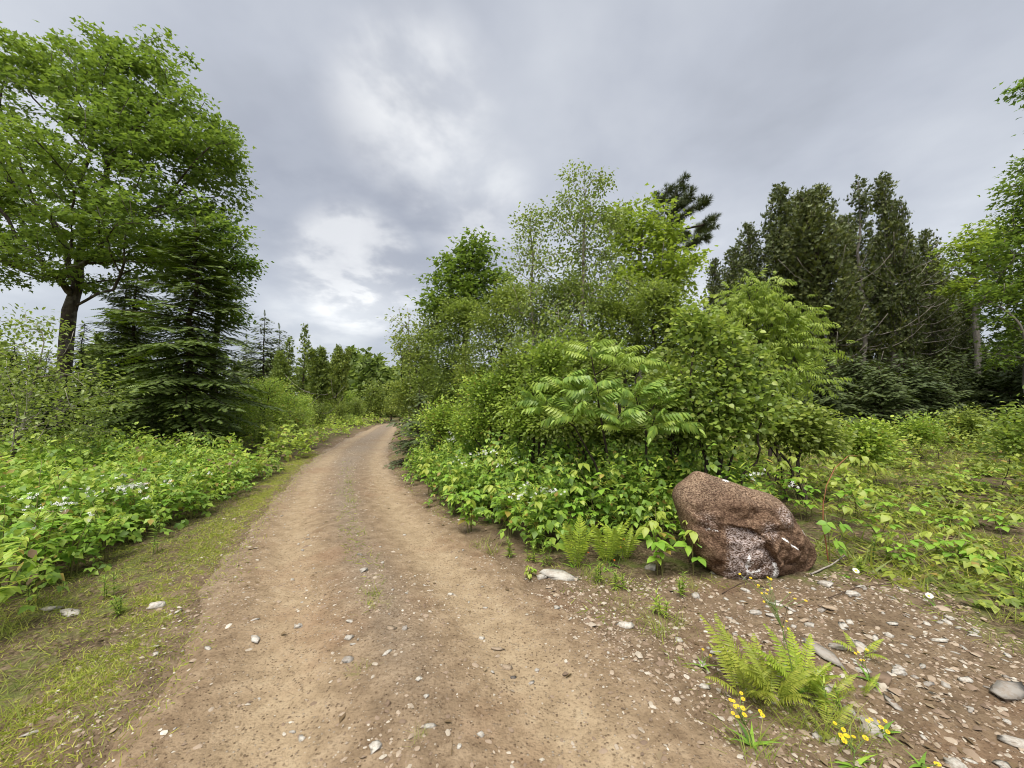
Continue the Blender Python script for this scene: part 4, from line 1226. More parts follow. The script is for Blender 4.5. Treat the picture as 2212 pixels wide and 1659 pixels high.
r_ = np.random.default_rng(201)
xyL = scatter_xy(420, -11, 0, 2.0, 9.5, left_keep, r_, 1.0)
offL = road_l(xyL[:, 1]) - xyL[:, 0]
hL = r_.uniform(.55, 1.0, len(xyL)) * np.interp(offL, [.3, 1.6, 2.4], [.55, .85, 1.05])
mass('bramble_undergrowth', 'thick bank of brambles and raspberry leaves along the left of the road', 'brambles', xyL, hL, r_.uniform(.22, .40, len(xyL)), 48, .125, 'bramble', 202)
T_CLUSTER = None
def sprigs(name, label, cat, xy, hgt, n_leaf, size, mat, seed, tm, rad=.12):
    r = np.random.default_rng(seed); n = len(xy); z0 = H(xy[:, 0], xy[:, 1])
    idx = np.repeat(np.arange(n), n_leaf); N = len(idx)
    f = r.uniform(.25, 1.0, N); lean = r.normal(size=(n, 2)) * .25
    az = r.uniform(0, 2 * np.pi, N); q = rad * r.uniform(.3, 1, N) * (1.1 - .5 * f)
    pos = np.stack([xy[idx, 0] + lean[idx, 0] * hgt[idx] * f + q * np.cos(az), xy[idx, 1] + lean[idx, 1] * hgt[idx] * f + q * np.sin(az), z0[idx] + hgt[idx] * f], -1)
    d = np.stack([np.cos(az), np.sin(az), .2 + .6 * f * f], -1) + r.normal(size=(N, 3)) * .3
    V, Fc = place(tm, pos, d, np.tile([0, 0, 1.0], (N, 1)) + r.normal(size=(N, 3)) * .35, size * r.uniform(.6, 1.3, N))
    a = Acc(); a.add(V, Fc)
    return tag(obj(name, acc_mesh(name, a, M[mat])), label, cat, kind='stuff')
k_ = r_.random(len(xyL)) < .55
sprigs('bank_weeds', 'small-leaved weeds standing up through the left brambles', 'weeds', xyL[k_] + r_.normal(size=(k_.sum(), 2)) * .12, hL[k_] * r_.uniform(.9, 1.25, k_.sum()), 34, .07, 'herb', 231, T_OVATE)
def strap_tmpl():
    V, Fc = [], []
    for t, w in ((0, .01), (.35, .09), (.7, .06)): V += [(t, w, -.3 * t * t), (t, -w, -.3 * t * t)]
    V.append((1, 0, -.3))
    for b in (0, 2): Fc += [(b, b + 1, b + 3), (b, b + 3, b + 2)]
    Fc.append((4, 5, 6)); return ov(V, Fc)
T_NARROW = strap_tmpl()
xyW = scatter_xy(170, -9, 0, 2.2, 9, left_keep, r_, 1.2)
sprigs('bank_goldenrod', 'narrow-leaved stalks mixed into the left brambles', 'weeds', xyW, r_.uniform(.4, .95, len(xyW)), 44, .10, 'herb', 235, T_NARROW, .03)
xyW2 = scatter_xy(110, -4, 3.5, 3.7, 8, right_keep, r_, 1.2)
sprigs('thicket_goldenrod', 'narrow-leaved stalks mixed into the right brambles', 'weeds', xyW2, r_.uniform(.4, 1.0, len(xyW2)), 44, .095, 'herb', 236, T_NARROW, .03)
xyD = xyL[r_.random(len(xyL)) < .4]
sprigs('dead_stalks', 'brown dead leaves and stalks caught in the left brambles', 'dead leaves', xyD, r_.uniform(.3, .8, len(xyD)), 9, .075, 'dry', 232, T_OVATE)
xyLf = scatter_xy(430, -26, -4, 8.5, 34, left_keep, r_, 1.1)
hLf = r_.uniform(.5, 1.15, len(xyLf))
mass('far_undergrowth', 'low green growth along the left verge up to the bend', 'undergrowth', xyLf, hLf, r_.uniform(.4, .75, len(xyLf)), 36, .185, 'herb', 203, [T_TRIF[0]])
xyR = scatter_xy(330, -4, 4, 3.6, 9.5, right_keep, r_, 1.0)
offR = xyR[:, 0] - road_r(xyR[:, 1])
hR = r_.uniform(.65, 1.15, len(xyR)) * np.interp(offR, [.3, 1.1, 2.0], [.6, .95, 1.1]) * np.interp(xyR[:, 0], [1.0, 1.6, 3, 4], [1.0, .95, .8, .7])
mass('bramble_thicket', 'thick brambles and raspberry leaves between the road and the boulder', 'brambles', xyR, hR, r_.uniform(.22, .38, len(xyR)), 48, .125, 'bramble', 204)
k_ = r_.random(len(xyR)) < .5
sprigs('thicket_weeds', 'small-leaved weeds standing up through the right brambles', 'weeds', xyR[k_] + r_.normal(size=(k_.sum(), 2)) * .12, hR[k_] * r_.uniform(.85, 1.15, k_.sum()), 34, .065, 'herb', 233, T_OVATE)
xyRf = scatter_xy(150, -11, 4, 9.0, 26, right_keep, r_, 1.0)
mass('far_thicket', 'dense growth at the foot of the thicket farther along the road', 'undergrowth', xyRf, r_.uniform(.7, 1.4, len(xyRf)), r_.uniform(.35, .6, len(xyRf)), 60, .15, 'bramble', 205, [T_TRIF[1]])

def clear_keep(x, y):
    a = np.interp(y, [2.2, 3.4, 4.3, 7, 12, 20], [3.7, 3.25, 2.9, 3.4, 3.6, 3.2])
    return (x > a) & (x < 3.2 + y * 1.45) & (fbm(x * .9, y * .9, 300) > np.interp(y, [3, 8], [.47, .40]))
xyC = scatter_xy(820, 2.8, 34, 2.4, 21, clear_keep, r_, 1.25)
hC = r_.lognormal(math.log(.22), .5, len(xyC)).clip(.08, .6) * np.interp(xyC[:, 1], [3, 7, 14], [.75, 1.1, 1.5])
mass('clearing_herbs', 'low herbs and creeping brambles covering the clearing on the right', 'herbs', xyC, hC, r_.uniform(.18, .42, len(xyC)), 30, .115, 'clear_herb', 206, T_TRIF)
xyC3 = scatter_xy(150, 3, 30, 4.2, 19, lambda x, y: (x > np.interp(y, [4, 7, 12], [3.0, 3.6, 3.8])) & (x < 3.2 + y * 1.42) & (fbm(x * .6, y * .6, 305) > .46), r_, 1.1)
sprigs('clearing_weeds', 'tall weeds and seedlings sticking up out of the clearing', 'weeds', xyC3, r_.uniform(.35, 1.0, len(xyC3)), 60, .075, 'clear_herb', 234, T_OVATE, .2)
xyC2 = scatter_xy(120, 4, 34, 9, 20, lambda x, y: (x > 3.5) & (x < 3.2 + y * 1.4), r_, 1.0)
mass('clearing_shrubs', 'scattered knee-high bushes at the back of the clearing', 'bushes', xyC2, r_.uniform(.35, .9, len(xyC2)), r_.uniform(.25, .5, len(xyC2)), 42, .12, 'clear_herb', 207, [T_TRIF[2]])

# white blossom on the brambles
def flower_tmpl(n=5, w=.34, cup=.12):
    V, Fc = [(0, 0, 0)], []
    for k in range(n):
        a = 2 * np.pi * k / n
        for da, rr in ((-w, .8), (0, 1.0), (w, .8)):
            V.append((rr * math.cos(a + da), rr * math.sin(a + da), cup))
        b = 1 + 3 * k
        Fc += [(0, b, b + 1), (0, b + 1, b + 2)]
    return ov(V, Fc)
T_BLOSSOM = flower_tmpl()
def blossoms():
    r = np.random.default_rng(211); a = Acc()
    targets = [(190, 1060, 30), (260, 1055, 40), (345, 1060, 30), (150, 1100, 40), (355, 1085, 40), (270, 1130, 40), (350, 1170, 30), (290, 1200, 30), (60, 1100, 30), (420, 1040, 40),
               (1030, 985, 45), (985, 960, 30), (950, 968, 40), (1090, 1000, 40), (1135, 1100, 30), (1120, 1150, 40), (1110, 1180, 30), (1000, 1010, 30), (1820, 860, 30), (1700, 980, 30), (1850, 1020, 40)]
    XY = np.concatenate([xyL, xyR]); HH = np.concatenate([hL, hR])
    top = np.stack([XY[:, 0], XY[:, 1], H(XY[:, 0], XY[:, 1]) + HH * .98], -1)
    u, v = project(top)
    P = []
    for tx, ty, n in targets:
        k = int(np.argmin((u - tx) ** 2 + ((v - ty) * 1.6) ** 2))
        for c in range(3):
            ctr = top[k] + r.normal(size=3) * np.array([.16, .16, .05]) + np.array([0, -.08, .09])
            P.append(ctr + r.normal(size=(max(4, n // 6), 3)) * np.array([.035, .035, .022]))
    P = np.concatenate(P); n = len(P)
    V, Fc = place(T_BLOSSOM, P, r.normal(size=(n, 3)), np.array([0, -.5, 1.0]) + r.normal(size=(n, 3)) * .4, r.uniform(.014, .021, n))
    a.add(V, Fc)
    tag(obj('bramble_blossom', acc_mesh('bramble_blossom', a, M['white'])), 'small white blossom dotted over the brambles on both banks', 'blossom', kind='stuff')
blossoms()

# ------------------------------------------------------------------ grass
def blade_tmpl(w=.045, bend=.35, seg=3):
    V, Fc = [], []
    for k in range(seg):
        t = k / seg
        V += [(t, w * (1 - t), -bend * t * t), (t, -w * (1 - t), -bend * t * t)]
    V.append((1, 0, -bend))
    for k in range(seg - 1):
        b = 2 * k
        Fc += [(b, b + 1, b + 3), (b, b + 3, b + 2)]
    Fc.append((2 * seg - 2, 2 * seg - 1, 2 * seg))
    return ov(V, Fc)
T_BLADE = blade_tmpl(.045, .4, 2)
T_LONG = blade_tmpl(.012, .55, 3)
T_SHORT = ov([(0, .04, 0), (0, -.04, 0), (1, 0, -.25)], [(0, 1, 2)])
def grass_field(name, label, xy, length, mat, seed, width_gain=1.0, lift=.9, tb=None):
    r = np.random.default_rng(seed); n = len(xy)
    pos = np.stack([xy[:, 0], xy[:, 1], road_z(xy[:, 0], xy[:, 1]) - .003], -1)
    d = r.normal(size=(n, 3)) * np.array([1, 1, .2]); d[:, 2] = np.abs(d[:, 2]) + lift
    nm = r.normal(size=(n, 3)) * np.array([1, 1, .1]) + np.array([0, 0, .5])
    tb = tb or T_BLADE
    tm = (tb[0] * np.array([1, width_gain, 1]), tb[1])
    V, Fc = place(tm, pos, d, nm, length * r.uniform(.5, 1.4, n))
    a = Acc(); a.add(V, Fc)
    return tag(obj(name, acc_mesh(name, a, M[mat])), label, 'grass', kind='stuff')
def verge_keep(x, y):
    off = road_l(y) - x
    lim = np.interp(y, [0, 3.6, 5, 8, 14, 30], [2.2, 1.6, 1.1, .65, .55, .5])
    band = np.exp(-((off - np.interp(y, [1.2, 3, 6, 12], [.42, .30, .22, .15])) / .22) ** 2)
    return (off > -.45) & (off < lim) & (np.random.default_rng(1).random(len(x)) < ((.22 + .8 * band) * sstep(.31, .56, fbm(x * 1.9, y * 1.9, 400, 4) * .7 + .3 * fbm(x * 8, y * 8, 402, 2)) + .05) * sstep(-.40, .22, off))
xyg = scatter_xy(60000, -10, .2, .9, 13, verge_keep, r_, 1.9)
grass_field('verge_grass', 'short yellow-green grass and moss growing along the left wheel track', xyg, .038, 'moss_grass', 221, 1.5, .6)
BX = float(G(1610, 1252)[0])
def rough_keep(x, y):
    off_r = x - road_r(y)
    a = (off_r > -.1) & (off_r < .55) & (y > 3.3) & (fbm(x * 2, y * 2, 410) > .45)
    b = (x > np.interp(y, [1.5, 2.4, 3.3, 4.2], [3.6, 3.15, 2.95, 2.7])) & (y > 1.6) & (y < 9) & (fbm(x * 1.7, y * 1.7, 412) > .44)
    c = (np.abs(x - .5 * (road_l(y) + road_r(y))) < .16) & (y > 2.2) & (fbm(x * 2.5, y * .9, 414) > .57)
    e = (off_r > .15) & (y > 2.3) & (y < 3.6) & (x < 1.5) & (fbm(x * 2.2, y * 2.2, 415) > .50)
    f = (off_r > .02) & (off_r < .5) & (y > 1.2) & (y < 3.4) & (fbm(x * 3.1, y * 3.1, 416) > .56)
    h = (((x - 1.33) / .42) ** 2 + ((y - 2.0) / .30) ** 2 < 1 + .8 * (fbm(x * 6, y * 6, 417) - .5)) & (fbm(x * 5, y * 5, 418) > .42)
    k = (np.abs(x - BX) < .85) & (np.abs(y - 3.42) < .12) & (fbm(x * 4, y * 4, 419) > .52)
    return a | b | c | e | f | h | k
xyg2 = scatter_xy(22000, -9, 9, 1.2, 12, rough_keep, r_, 1.3)
grass_field('rough_grass', 'rough short grass on the right verge and the crown of the road', xyg2, .06, 'grass', 222, 1.2, .35)

def clear_grass(x, y):
    a = np.interp(y, [2.2, 3.4, 4.3, 7, 12, 20], [3.6, 3.2, 2.9, 3.2, 3.4, 3.0])
    return (x > a) & (x < 3.2 + y * 1.45) & (fbm(x * .8, y * .8, 420) + .25 * fbm(x * 4, y * 4, 421) > np.interp(y, [3, 5, 8, 14], [.70, .64, .56, .50]))
xyg3 = scatter_xy(52000, 2.8, 32, 3.0, 21, clear_grass, r_, 1.3)
grass_field('clearing_grass', 'grass growing between the herbs of the right clearing', xyg3, .16, 'grass', 223, 1.3, .55, T_SHORT)
def tuft_mesh(seed, n=46, L=.22, spread=.05, lean=.9):
    r = np.random.default_rng(seed); a = Acc()
    pos = r.normal(size=(n, 3)) * spread * np.array([1, 1, 0])
    d = np.concatenate([norm(r.normal(size=(n, 2))) * r.uniform(.1, lean, (n, 1)), np.ones((n, 1))], 1)
    nm = np.concatenate([-d[:, :2], np.full((n, 1), .35)], 1)
    V, Fc = place(T_LONG, pos, d, nm, L * r.uniform(.5, 1.2, n)); a.add(V, Fc)
    return acc_mesh('grass_tuft', a, M['grass'])
TUFTS = [tuft_mesh(1, 60, .2, .07, 1.3), tuft_mesh(2, 70, .18, .10, 1.7), tuft_mesh(3, 44, .24, .06, 1.1)]
def put_tuft(px, py, s, lab, k, group):
    p = G(px, py); p[2] = float(road_z(p[0], p[1])) - .01
    o = obj('grass_tuft', TUFTS[k % 3], None, p)
    o.rotation_euler = (0, 0, k * 1.7); o.scale = (s,) * 3
    tag(o, label=lab, cat='grass tuft', group=group)
gt = 'grass tufts'
for k, (px, py, s, lab) in enumerate((
        (800, 1312, .5, 'small green grass tuft on the crown of the road, farther of two'), (812, 1338, .52, 'small green grass tuft on the crown of the road, nearer of two'),
        (752, 1055, .8, 'grass tuft on the crown of the road far ahead'), (760, 1098, .7, 'second grass tuft on the crown of the road far ahead'),
        (1045, 1180, 1.0, 'tall grass tuft at the road edge left of the ferns'), (1065, 1195, .8, 'grass tuft just in front of the tall one at the road edge'),
        (1165, 1195, .9, 'grassy weed tuft left of the flat white stone'), (1290, 1265, .9, 'grass tuft below the orange flowers'), (1330, 1255, .8, 'grass tuft between orange flowers and raspberry'),
        (1265, 1240, .8, 'grass tuft right of the flat white stone'), (1395, 1345, .7, 'grass tuft in the strip between road and gravel, farthest'), (1430, 1375, .8, 'grass tuft in the strip between road and gravel, middle'), (1460, 1350, .75, 'grass tuft in the strip in front of the boulder'),
        (1350, 1310, .6, 'thin grass tuft left in the strip before the boulder'), (1630, 1640, .75, 'grey-green grass tuft at the bottom edge below the yellow flowers'), (1720, 1560, .8, 'spiky grass tuft below the big yellow fern'),
        (1690, 1545, .7, 'spreading grass tuft beside the low yellow flowers'), (1800, 1600, .9, 'long-bladed grass tuft near the pale speckled stone'), (1860, 1590, .9, 'long grass tuft right of the pale speckled stone'),
        (40, 1330, 1.1, 'bright tall grass tuft at the left edge under the brambles'), (90, 1300, .9, 'grass tuft at the foot of the left brambles'), (15, 1370, 1.0, 'grass tuft on the left edge of the photo'), (10, 1490, 1.0, 'lowest bright grass tuft on the left edge'), (30, 1560, .9, 'grass tuft in the lower left corner'),
        (300, 1215, .7, 'grass tuft before the middle of the left brambles'), (2140, 1385, .7, 'yellow-green grass tuft on the lip of the gravel'), (2190, 1340, .9, 'grass tuft on the right verge'), (1495, 1270, .6, 'pale grass tuft right before the boulder foot'), (780, 1480, .35, 'faint thin grass on the middle of the road'), (905, 1640, .25, 'tiny grass sprout at the bottom of the road'))):
    put_tuft(px, py, s, lab, k, gt)

# ------------------------------------------------------------------ boulder
def boulder():
    k = 0.000627; u0, v0 = 1050.0, 1565.0
    out = np.array([(115, 440), (150, 340), (230, 262), (340, 203), (430, 135), (500, 84), (560, 72), (650, 95), (760, 140), (900, 182), (1050, 235), (1200, 290), (1350, 340), (1500, 372), (1600, 402), (1690, 470), (1760, 560), (1810, 640), (1860, 740), (1900, 850), (1950, 930), (2010, 1020), (2060, 1100), (2088, 1190), (2070, 1290), (2000, 1380), (1920, 1440), (1700, 1560), (1450, 1640), (1260, 1680), (1050, 1680), (850, 1650), (680, 1590), (540, 1480), (400, 1330), (300, 1200), (240, 1050), (200, 900), (165, 700), (128, 560)], float)
    cu, cv = 1080.0, 900.0
    ang = np.unwrap(np.arctan2(out[:, 1] - cv, out[:, 0] - cu)); rad = np.hypot(out[:, 0] - cu, out[:, 1] - cv)
    o = np.argsort(ang); ang, rad = ang[o], rad[o]
    nt, nr = 180, 62
    th = np.linspace(-np.pi, np.pi, nt, endpoint=False)
    ae = np.concatenate([ang - 4 * np.pi, ang - 2 * np.pi, ang, ang + 2 * np.pi]); re = np.tile(rad, 4)
    rr = np.interp(th, ae, re)
    scarp = np.array([(540, 700), (700, 712), (830, 735), (960, 750), (1060, 790), (1120, 860), (1140, 930), (1190, 1010), (1280, 1110), (1320, 1200), (1335, 1330), (1290, 1500)], float)
    poly = np.concatenate([scarp, [(1250, 1700), (500, 1700), (330, 1200), (250, 900), (330, 740)]])
    def inside(u, v):
        c = np.zeros(u.shape, bool); j = len(poly) - 1
        for i in range(len(poly)):
            xi, yi = poly[i]; xj, yj = poly[j]
            m = ((yi > v) != (yj > v)) & (u < (xj - xi) * (v - yi) / (yj - yi + 1e-9) + xi)
            c ^= m; j = i
        return c
    def dist(u, v, pts):
        d = np.full(u.shape, 1e9)
        for (x0, y0), (x1, y1) in zip(pts[:-1], pts[1:]):
            L2 = (x1 - x0) ** 2 + (y1 - y0) ** 2
            t = np.clip(((u - x0) * (x1 - x0) + (v - y0) * (y1 - y0)) / L2, 0, 1)
            d = np.minimum(d, np.hypot(u - x0 - t * (x1 - x0), v - y0 - t * (y1 - y0)))
        return d
    Vs, Fs, at = [], [], {'pale': [], 'paint': [], 'dark': [], 'lit_rim': []}
    base = 0
    for side in (-1, 1):
        # side -1 looks at the camera
        t = np.linspace(0, 1, nr); rho = np.sin(t * np.pi / 2)
        Rg, Tg = np.meshgrid(rho, th, indexing='ij'); rw = np.meshgrid(rho, rr, indexing='ij')[1]
        u = cu + Rg * rw * np.cos(Tg); v = cv + Rg * rw * np.sin(Tg)
        x = (u - u0) * k; z = (v0 - v) * k
        y = side * (.30 if side < 0 else .40) * (1 - Rg ** (4.2 if side < 0 else 2.7)) ** .5
        if side < 0:
            y = y + (1 - Rg ** 9) * (.30 * np.maximum(0, (v - 1000) * k) + .22 * np.maximum(0, ((u - 1450) + .55 * (v - 700)) * k) + .18 * np.maximum(0, (520 - u) * k) + .35 * np.maximum(0, (330 - v + .25 * (u - 560)) * k))
        y = y + .26 * np.clip(z, -.1, 1) - .05
        fc = fbm(u / 230, v / 230, 500 + side, 2)
        nz = (np.abs(fc - .5) * 2 - .5) * .075 + (np.abs(fbm(u / 120 + 7, v / 120, 520 + side, 2) - .5) - .2) * .05 + (fbm(u / 60, v / 60, 505 + side, 3) - .5) * .030 + (fbm(u / 18, v / 18, 510 + side, 3) - .5) * .014
        damp = 1 - Rg ** 8
        pale = np.zeros_like(u); paint = np.zeros_like(u); dark = np.zeros_like(u); lit_rim = .5 * np.ones_like(u)
        if side < 0:
            ins = inside(u, v); d = dist(u, v, scarp)
            rec = np.where(ins, np.clip(d / 14, 0, 1) * .036 * np.exp(-d / 300), 0) * sstep(560, 860, u) * sstep(1500, 1150, v)
            lip = np.where(~ins, .02 * np.exp(-d / 60), 0)
            y = y + (rec - lip) * damp
            dd = dist(u, v, [(1330, 820), (1420, 870), (1520, 940)]); y = y + .02 * np.exp(-(dd / 28) ** 2)
            dd2 = dist(u, v, [(700, 400), (760, 500), (800, 540)]); y = y + .008 * np.exp(-(dd2 / 14) ** 2)
            pale = np.where(ins, .62 * sstep(0, 60, d), 0) * sstep(560, 720, u)
            pale = np.maximum(pale, .55 * np.exp(-(np.hypot((u - 1560) / 1.3, v - 640) / 120) ** 2))
            pale = np.maximum(pale, .16 * np.exp(-(np.hypot(u - 400, v - 680) / 150) ** 2))
            pale = np.maximum(pale, .35 * np.exp(-(np.hypot(u - 1230, v - 800) / 120) ** 2))
            pale = pale * (1 - .8 * np.exp(-(np.hypot((u - 1030) / 1.2, v - 1290) / 110) ** 2)) * sstep(1560, 1420, v)
            def stroke(pts, w, a):
                return a * np.exp(-(dist(u, v, pts) / w) ** 2)
            paint = np.maximum.reduce([stroke([(905, 1120), (890, 1260), (900, 1390), (865, 1520)], 30, .75), stroke([(890, 1390), (970, 1350), (1070, 1335)], 26, .72), stroke([(930, 1395), (1010, 1420), (1095, 1475)], 20, .62),
                                       stroke([(1285, 1250), (1308, 1350), (1292, 1460), (1225, 1550)], 28, .78), stroke([(960, 1210), (900, 1290)], 40, .5), stroke([(870, 1510), (900, 1515)], 24, .65),
                                       stroke([(1390, 895), (1470, 945)], 16, 1.0), stroke([(1530, 985), (1590, 1020), (1650, 1060)], 17, .95), stroke([(1860, 880), (1910, 930)], 24, .95), stroke([(380, 790), (520, 800)], 20, .6), stroke([(830, 180), (950, 200)], 16, .7), stroke([(1885, 1250), (1895, 1265)], 14, .8)])
            lit_rim = sstep(.45, .95, Rg) * sstep(800, 350, v + .0 * u)  # upper edge painted paler, as if lit by the sky
            dark = sstep(900, 1450, v) * (~ins) + .9 * np.exp(-(np.hypot((u - 700), v - 380) / 230) ** 2) + .8 * sstep(1400, 1600, v)  # shade painted on the lower right and foot, plus one dark brown mottle
        Vs.append(np.stack([x, y + nz * damp * side, z + nz * .3 * damp], -1).reshape(-1, 3))
        for kk, vv in (('pale', pale), ('paint', paint), ('dark', np.clip(dark, 0, 1)), ('lit_rim', lit_rim)): at[kk].append(vv.ravel())
        i = np.arange(nr - 1)[:, None] * nt; j = np.arange(nt)[None]; j2 = (j + 1) % nt
        q = [base + i + j, base + i + j2, base + i + nt + j2, base + i + nt + j]
        f1 = np.stack([q[0], q[1], q[2]], -1).reshape(-1, 3); f2 = np.stack([q[0], q[2], q[3]], -1).reshape(-1, 3)
        Fc = np.concatenate([f1, f2])
        Fs.append(Fc if side > 0 else Fc[:, ::-1]); base += nr * nt
    p = G(1610, 1252)
    V = np.concatenate(Vs)
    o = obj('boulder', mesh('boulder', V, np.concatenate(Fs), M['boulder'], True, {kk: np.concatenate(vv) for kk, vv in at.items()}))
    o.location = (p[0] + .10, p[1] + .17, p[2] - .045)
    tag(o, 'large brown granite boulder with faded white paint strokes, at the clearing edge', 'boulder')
boulder()
BP = G(1610, 1252)

# ------------------------------------------------------------------ raspberry plants near the camera
from mathutils import Matrix
def tmpl_mesh(name, t, mat, smooth=True):
    me = mesh(name, t[0], t[1], M[mat], smooth, {'tint': np.zeros(len(t[0]))})
    return me
RASP = [tmpl_mesh('leaf', trifoliate(s), 'rasp') for s in (11, 12, 13)]
RASPY = [tmpl_mesh('leaf', trifoliate(s, False, True), 'rasp_young') for s in (14, 15)]

def set_leaf(o, pos, d, nm, s):
    X = np.asarray(d, float); X = X / np.linalg.norm(X)
    Z = np.asarray(nm, float); Z = Z - Z.dot(X) * X; Z = Z / np.linalg.norm(Z)
    Yv = np.cross(Z, X)
    m = Matrix(((X[0] * s, Yv[0] * s, Z[0] * s, pos[0]), (X[1] * s, Yv[1] * s, Z[1] * s, pos[1]), (X[2] * s, Yv[2] * s, Z[2] * s, pos[2]), (0, 0, 0, 1)))
    o.matrix_basis = m

def raspberry(label, base, height, seed, canes=3, lean=.35, size=.17, group='raspberry plants', young=.3, toward=None, n_leaf=7, cane_mat='cane', name='raspberry_plant'):
    r = np.random.default_rng(seed)
    root = thing(name, label, 'plant', base, 0, group)
    for c in range(canes):
        a = r.uniform(0, 2 * np.pi) if toward is None or c > 0 else toward
        h = height * r.uniform(.7, 1.0) if c else height
        d = np.array([math.cos(a), math.sin(a), 0]) * lean * h * r.uniform(.5, 1.3)
        t = np.linspace(0, 1, 8)
        P = np.stack([d[0] * t ** 1.7, d[1] * t ** 1.7, h * (1.12 * t - .12 * t ** 3)], -1) + np.array([r.normal() * .03, r.normal() * .03, -.02])
        V, Fc = tube(P, np.linspace(.0055, .002, 8), 5)
        cane_o = obj('cane', mesh('cane', V, Fc, M[cane_mat], True), root)
        ph = r.uniform(0, 6.28)
        for k in range(n_leaf):
            tt = .28 + .72 * (k + .4 * r.random()) / (n_leaf - .3)
            tt = min(tt, 1)
            p = np.array([np.interp(tt, t, P[:, i]) for i in range(3)])
            az = ph + k * 2.4
            is_y = tt > 1 - young and r.random() < .9
            el = .15 + .5 * max(0, tt - .6)
            ld = np.array([math.cos(az) * math.cos(el), math.sin(az) * math.cos(el), math.sin(el)])
            me = RASPY[r.integers(0, 2)] if is_y else RASP[r.integers(0, 3)]
            s = size * r.uniform(.75, 1.2) * (.7 if tt > .93 else 1.0) * (1.1 - .15 * abs(tt - .6))
            o = obj('leaf', me, cane_o)
            set_leaf(o, p, ld, np.array([0, 0, 1]) + r.normal(size=3) * .2, s)
    return root

gR = 'raspberry plants between the road and the boulder'
near_r = [
    (1425, 1240, .62, 3, .22, 'young raspberry with yellow-green top standing left against the boulder', .35, None),
    (1500, 1244, .50, 1, .15, 'small single-stemmed raspberry growing in front of the boulder', .25, 1.2),
    (1290, 1165, .95, 3, .40, 'tall raspberry with big arching pale leaves above the ferns', .32, 2.6),
    (1375, 1130, .95, 3, .30, 'dark leafy raspberry between the ferns and the boulder', .15, None),
    (1450, 1128, .95, 3, .35, 'raspberry whose leaves touch the left top of the boulder', .2, None),
    (1225, 1180, .70, 3, .40, 'raspberry left of the ferns', .2, None),
    (1160, 1175, .62, 3, .40, 'low raspberry behind the narrow-leaved weeds', .2, None),
    (1100, 1160, .70, 3, .35, 'raspberry behind the tall grass tuft at the road edge', .2, None),
    (1020, 1150, .60, 3, .35, 'raspberry at the road edge left of the tall grass tuft', .2, None),
    (1060, 1105, 1.0, 3, .30, 'tall raspberry with light top beside the white blossom', .35, None),
    (980, 1110, .75, 3, .35, 'raspberry at the road edge below the white blossom', .25, None),
    (1135, 1120, .85, 3, .35, 'raspberry in the middle of the bank left of the ferns', .2, None),
    (925, 1070, .75, 3, .35, 'light raspberry bush farther along the road edge', .4, None),
    (1540, 1118, .98, 3, .25, 'raspberry behind the left shoulder of the boulder', .25, None),
    (1610, 1112, .98, 3, .30, 'raspberry directly behind the boulder top', .2, None),
    (1680, 1112, .92, 3, .35, 'raspberry behind the sloping back of the boulder', .25, None),
    (1745, 1125, .85, 3, .35, 'raspberry behind the right end of the boulder', .25, None),
    (1810, 1140, .80, 2, .35, 'raspberry with bright tips right of the boulder', .4, None),
    (1850, 1120, .75, 2, .40, 'raspberry behind the arching red cane', .3, None)]
for k, (px, py, h, c, ln, lab, yg, tw) in enumerate(near_r):
    p = G(px, py)
    raspberry(lab, p, h, 600 + k, c, ln, .165, gR, yg, tw, 8)
gC = 'low raspberry plants in the right clearing'
for k, (px, py, h, c, lab) in enumerate(((1960, 1225, .28, 2, 'low plant with broad drooping leaves right of the daisy'), (2060, 1215, .34, 3, 'low broad-leaved raspberry in the middle of the clearing front'), (2110, 1230, .25, 2, 'low raspberry with dark hanging leaf at the clearing front'),
                                         (1900, 1180, .40, 2, 'low raspberry right of the arching cane'), (2030, 1150, .35, 2, 'low raspberry behind the broad-leaved one in the clearing'), (1930, 1130, .45, 2, 'raspberry at the near left of the clearing'), (2150, 1150, .35, 2, 'low raspberry near the right edge of the clearing'), (2100, 1060, .5, 2, 'raspberry in the middle of the clearing'))):
    raspberry(lab, G(px, py), h, 650 + k, c, .7, .15, gC, .25, None, 6)
gL = 'raspberry plants on the left bank'
near_l = [(20, 1290, .85, 'raspberry with dark lower leaves at the left edge'), (95, 1265, .70, 'raspberry at the near left foot of the bank'), (160, 1240, .60, 'raspberry with light flat leaves low on the bank front'), (225, 1215, .60, 'raspberry above the bare soil patch on the left bank'),
          (50, 1205, .95, 'tall raspberry with star of pale leaves, left end of the bank'), (130, 1180, .95, 'tall raspberry with bright top leaves near the left end'), (205, 1165, .85, 'raspberry amid the white blossom on the left bank'), (285, 1160, .70, 'raspberry front middle of the left bank'),
          (345, 1140, .65, 'raspberry right of the middle of the left bank front'), (405, 1120, .60, 'raspberry above the dark hollow at the left verge'), (290, 1110, .90, 'tall raspberry behind the white blossom of the left bank'), (380, 1085, .85, 'raspberry with light tips before the dark fir shade'), (460, 1080, .65, 'raspberry before the yellow fern of the left bank'), (510, 1060, .60, 'raspberry right of the yellow fern on the left bank'), (440, 1050, .85, 'raspberry behind the yellow fern on the left bank')]
for k, (px, py, h, lab) in enumerate(near_l):
    raspberry(lab, G(px, py), h, 700 + k, 3, .35, .135, gL, .22, None, 8)

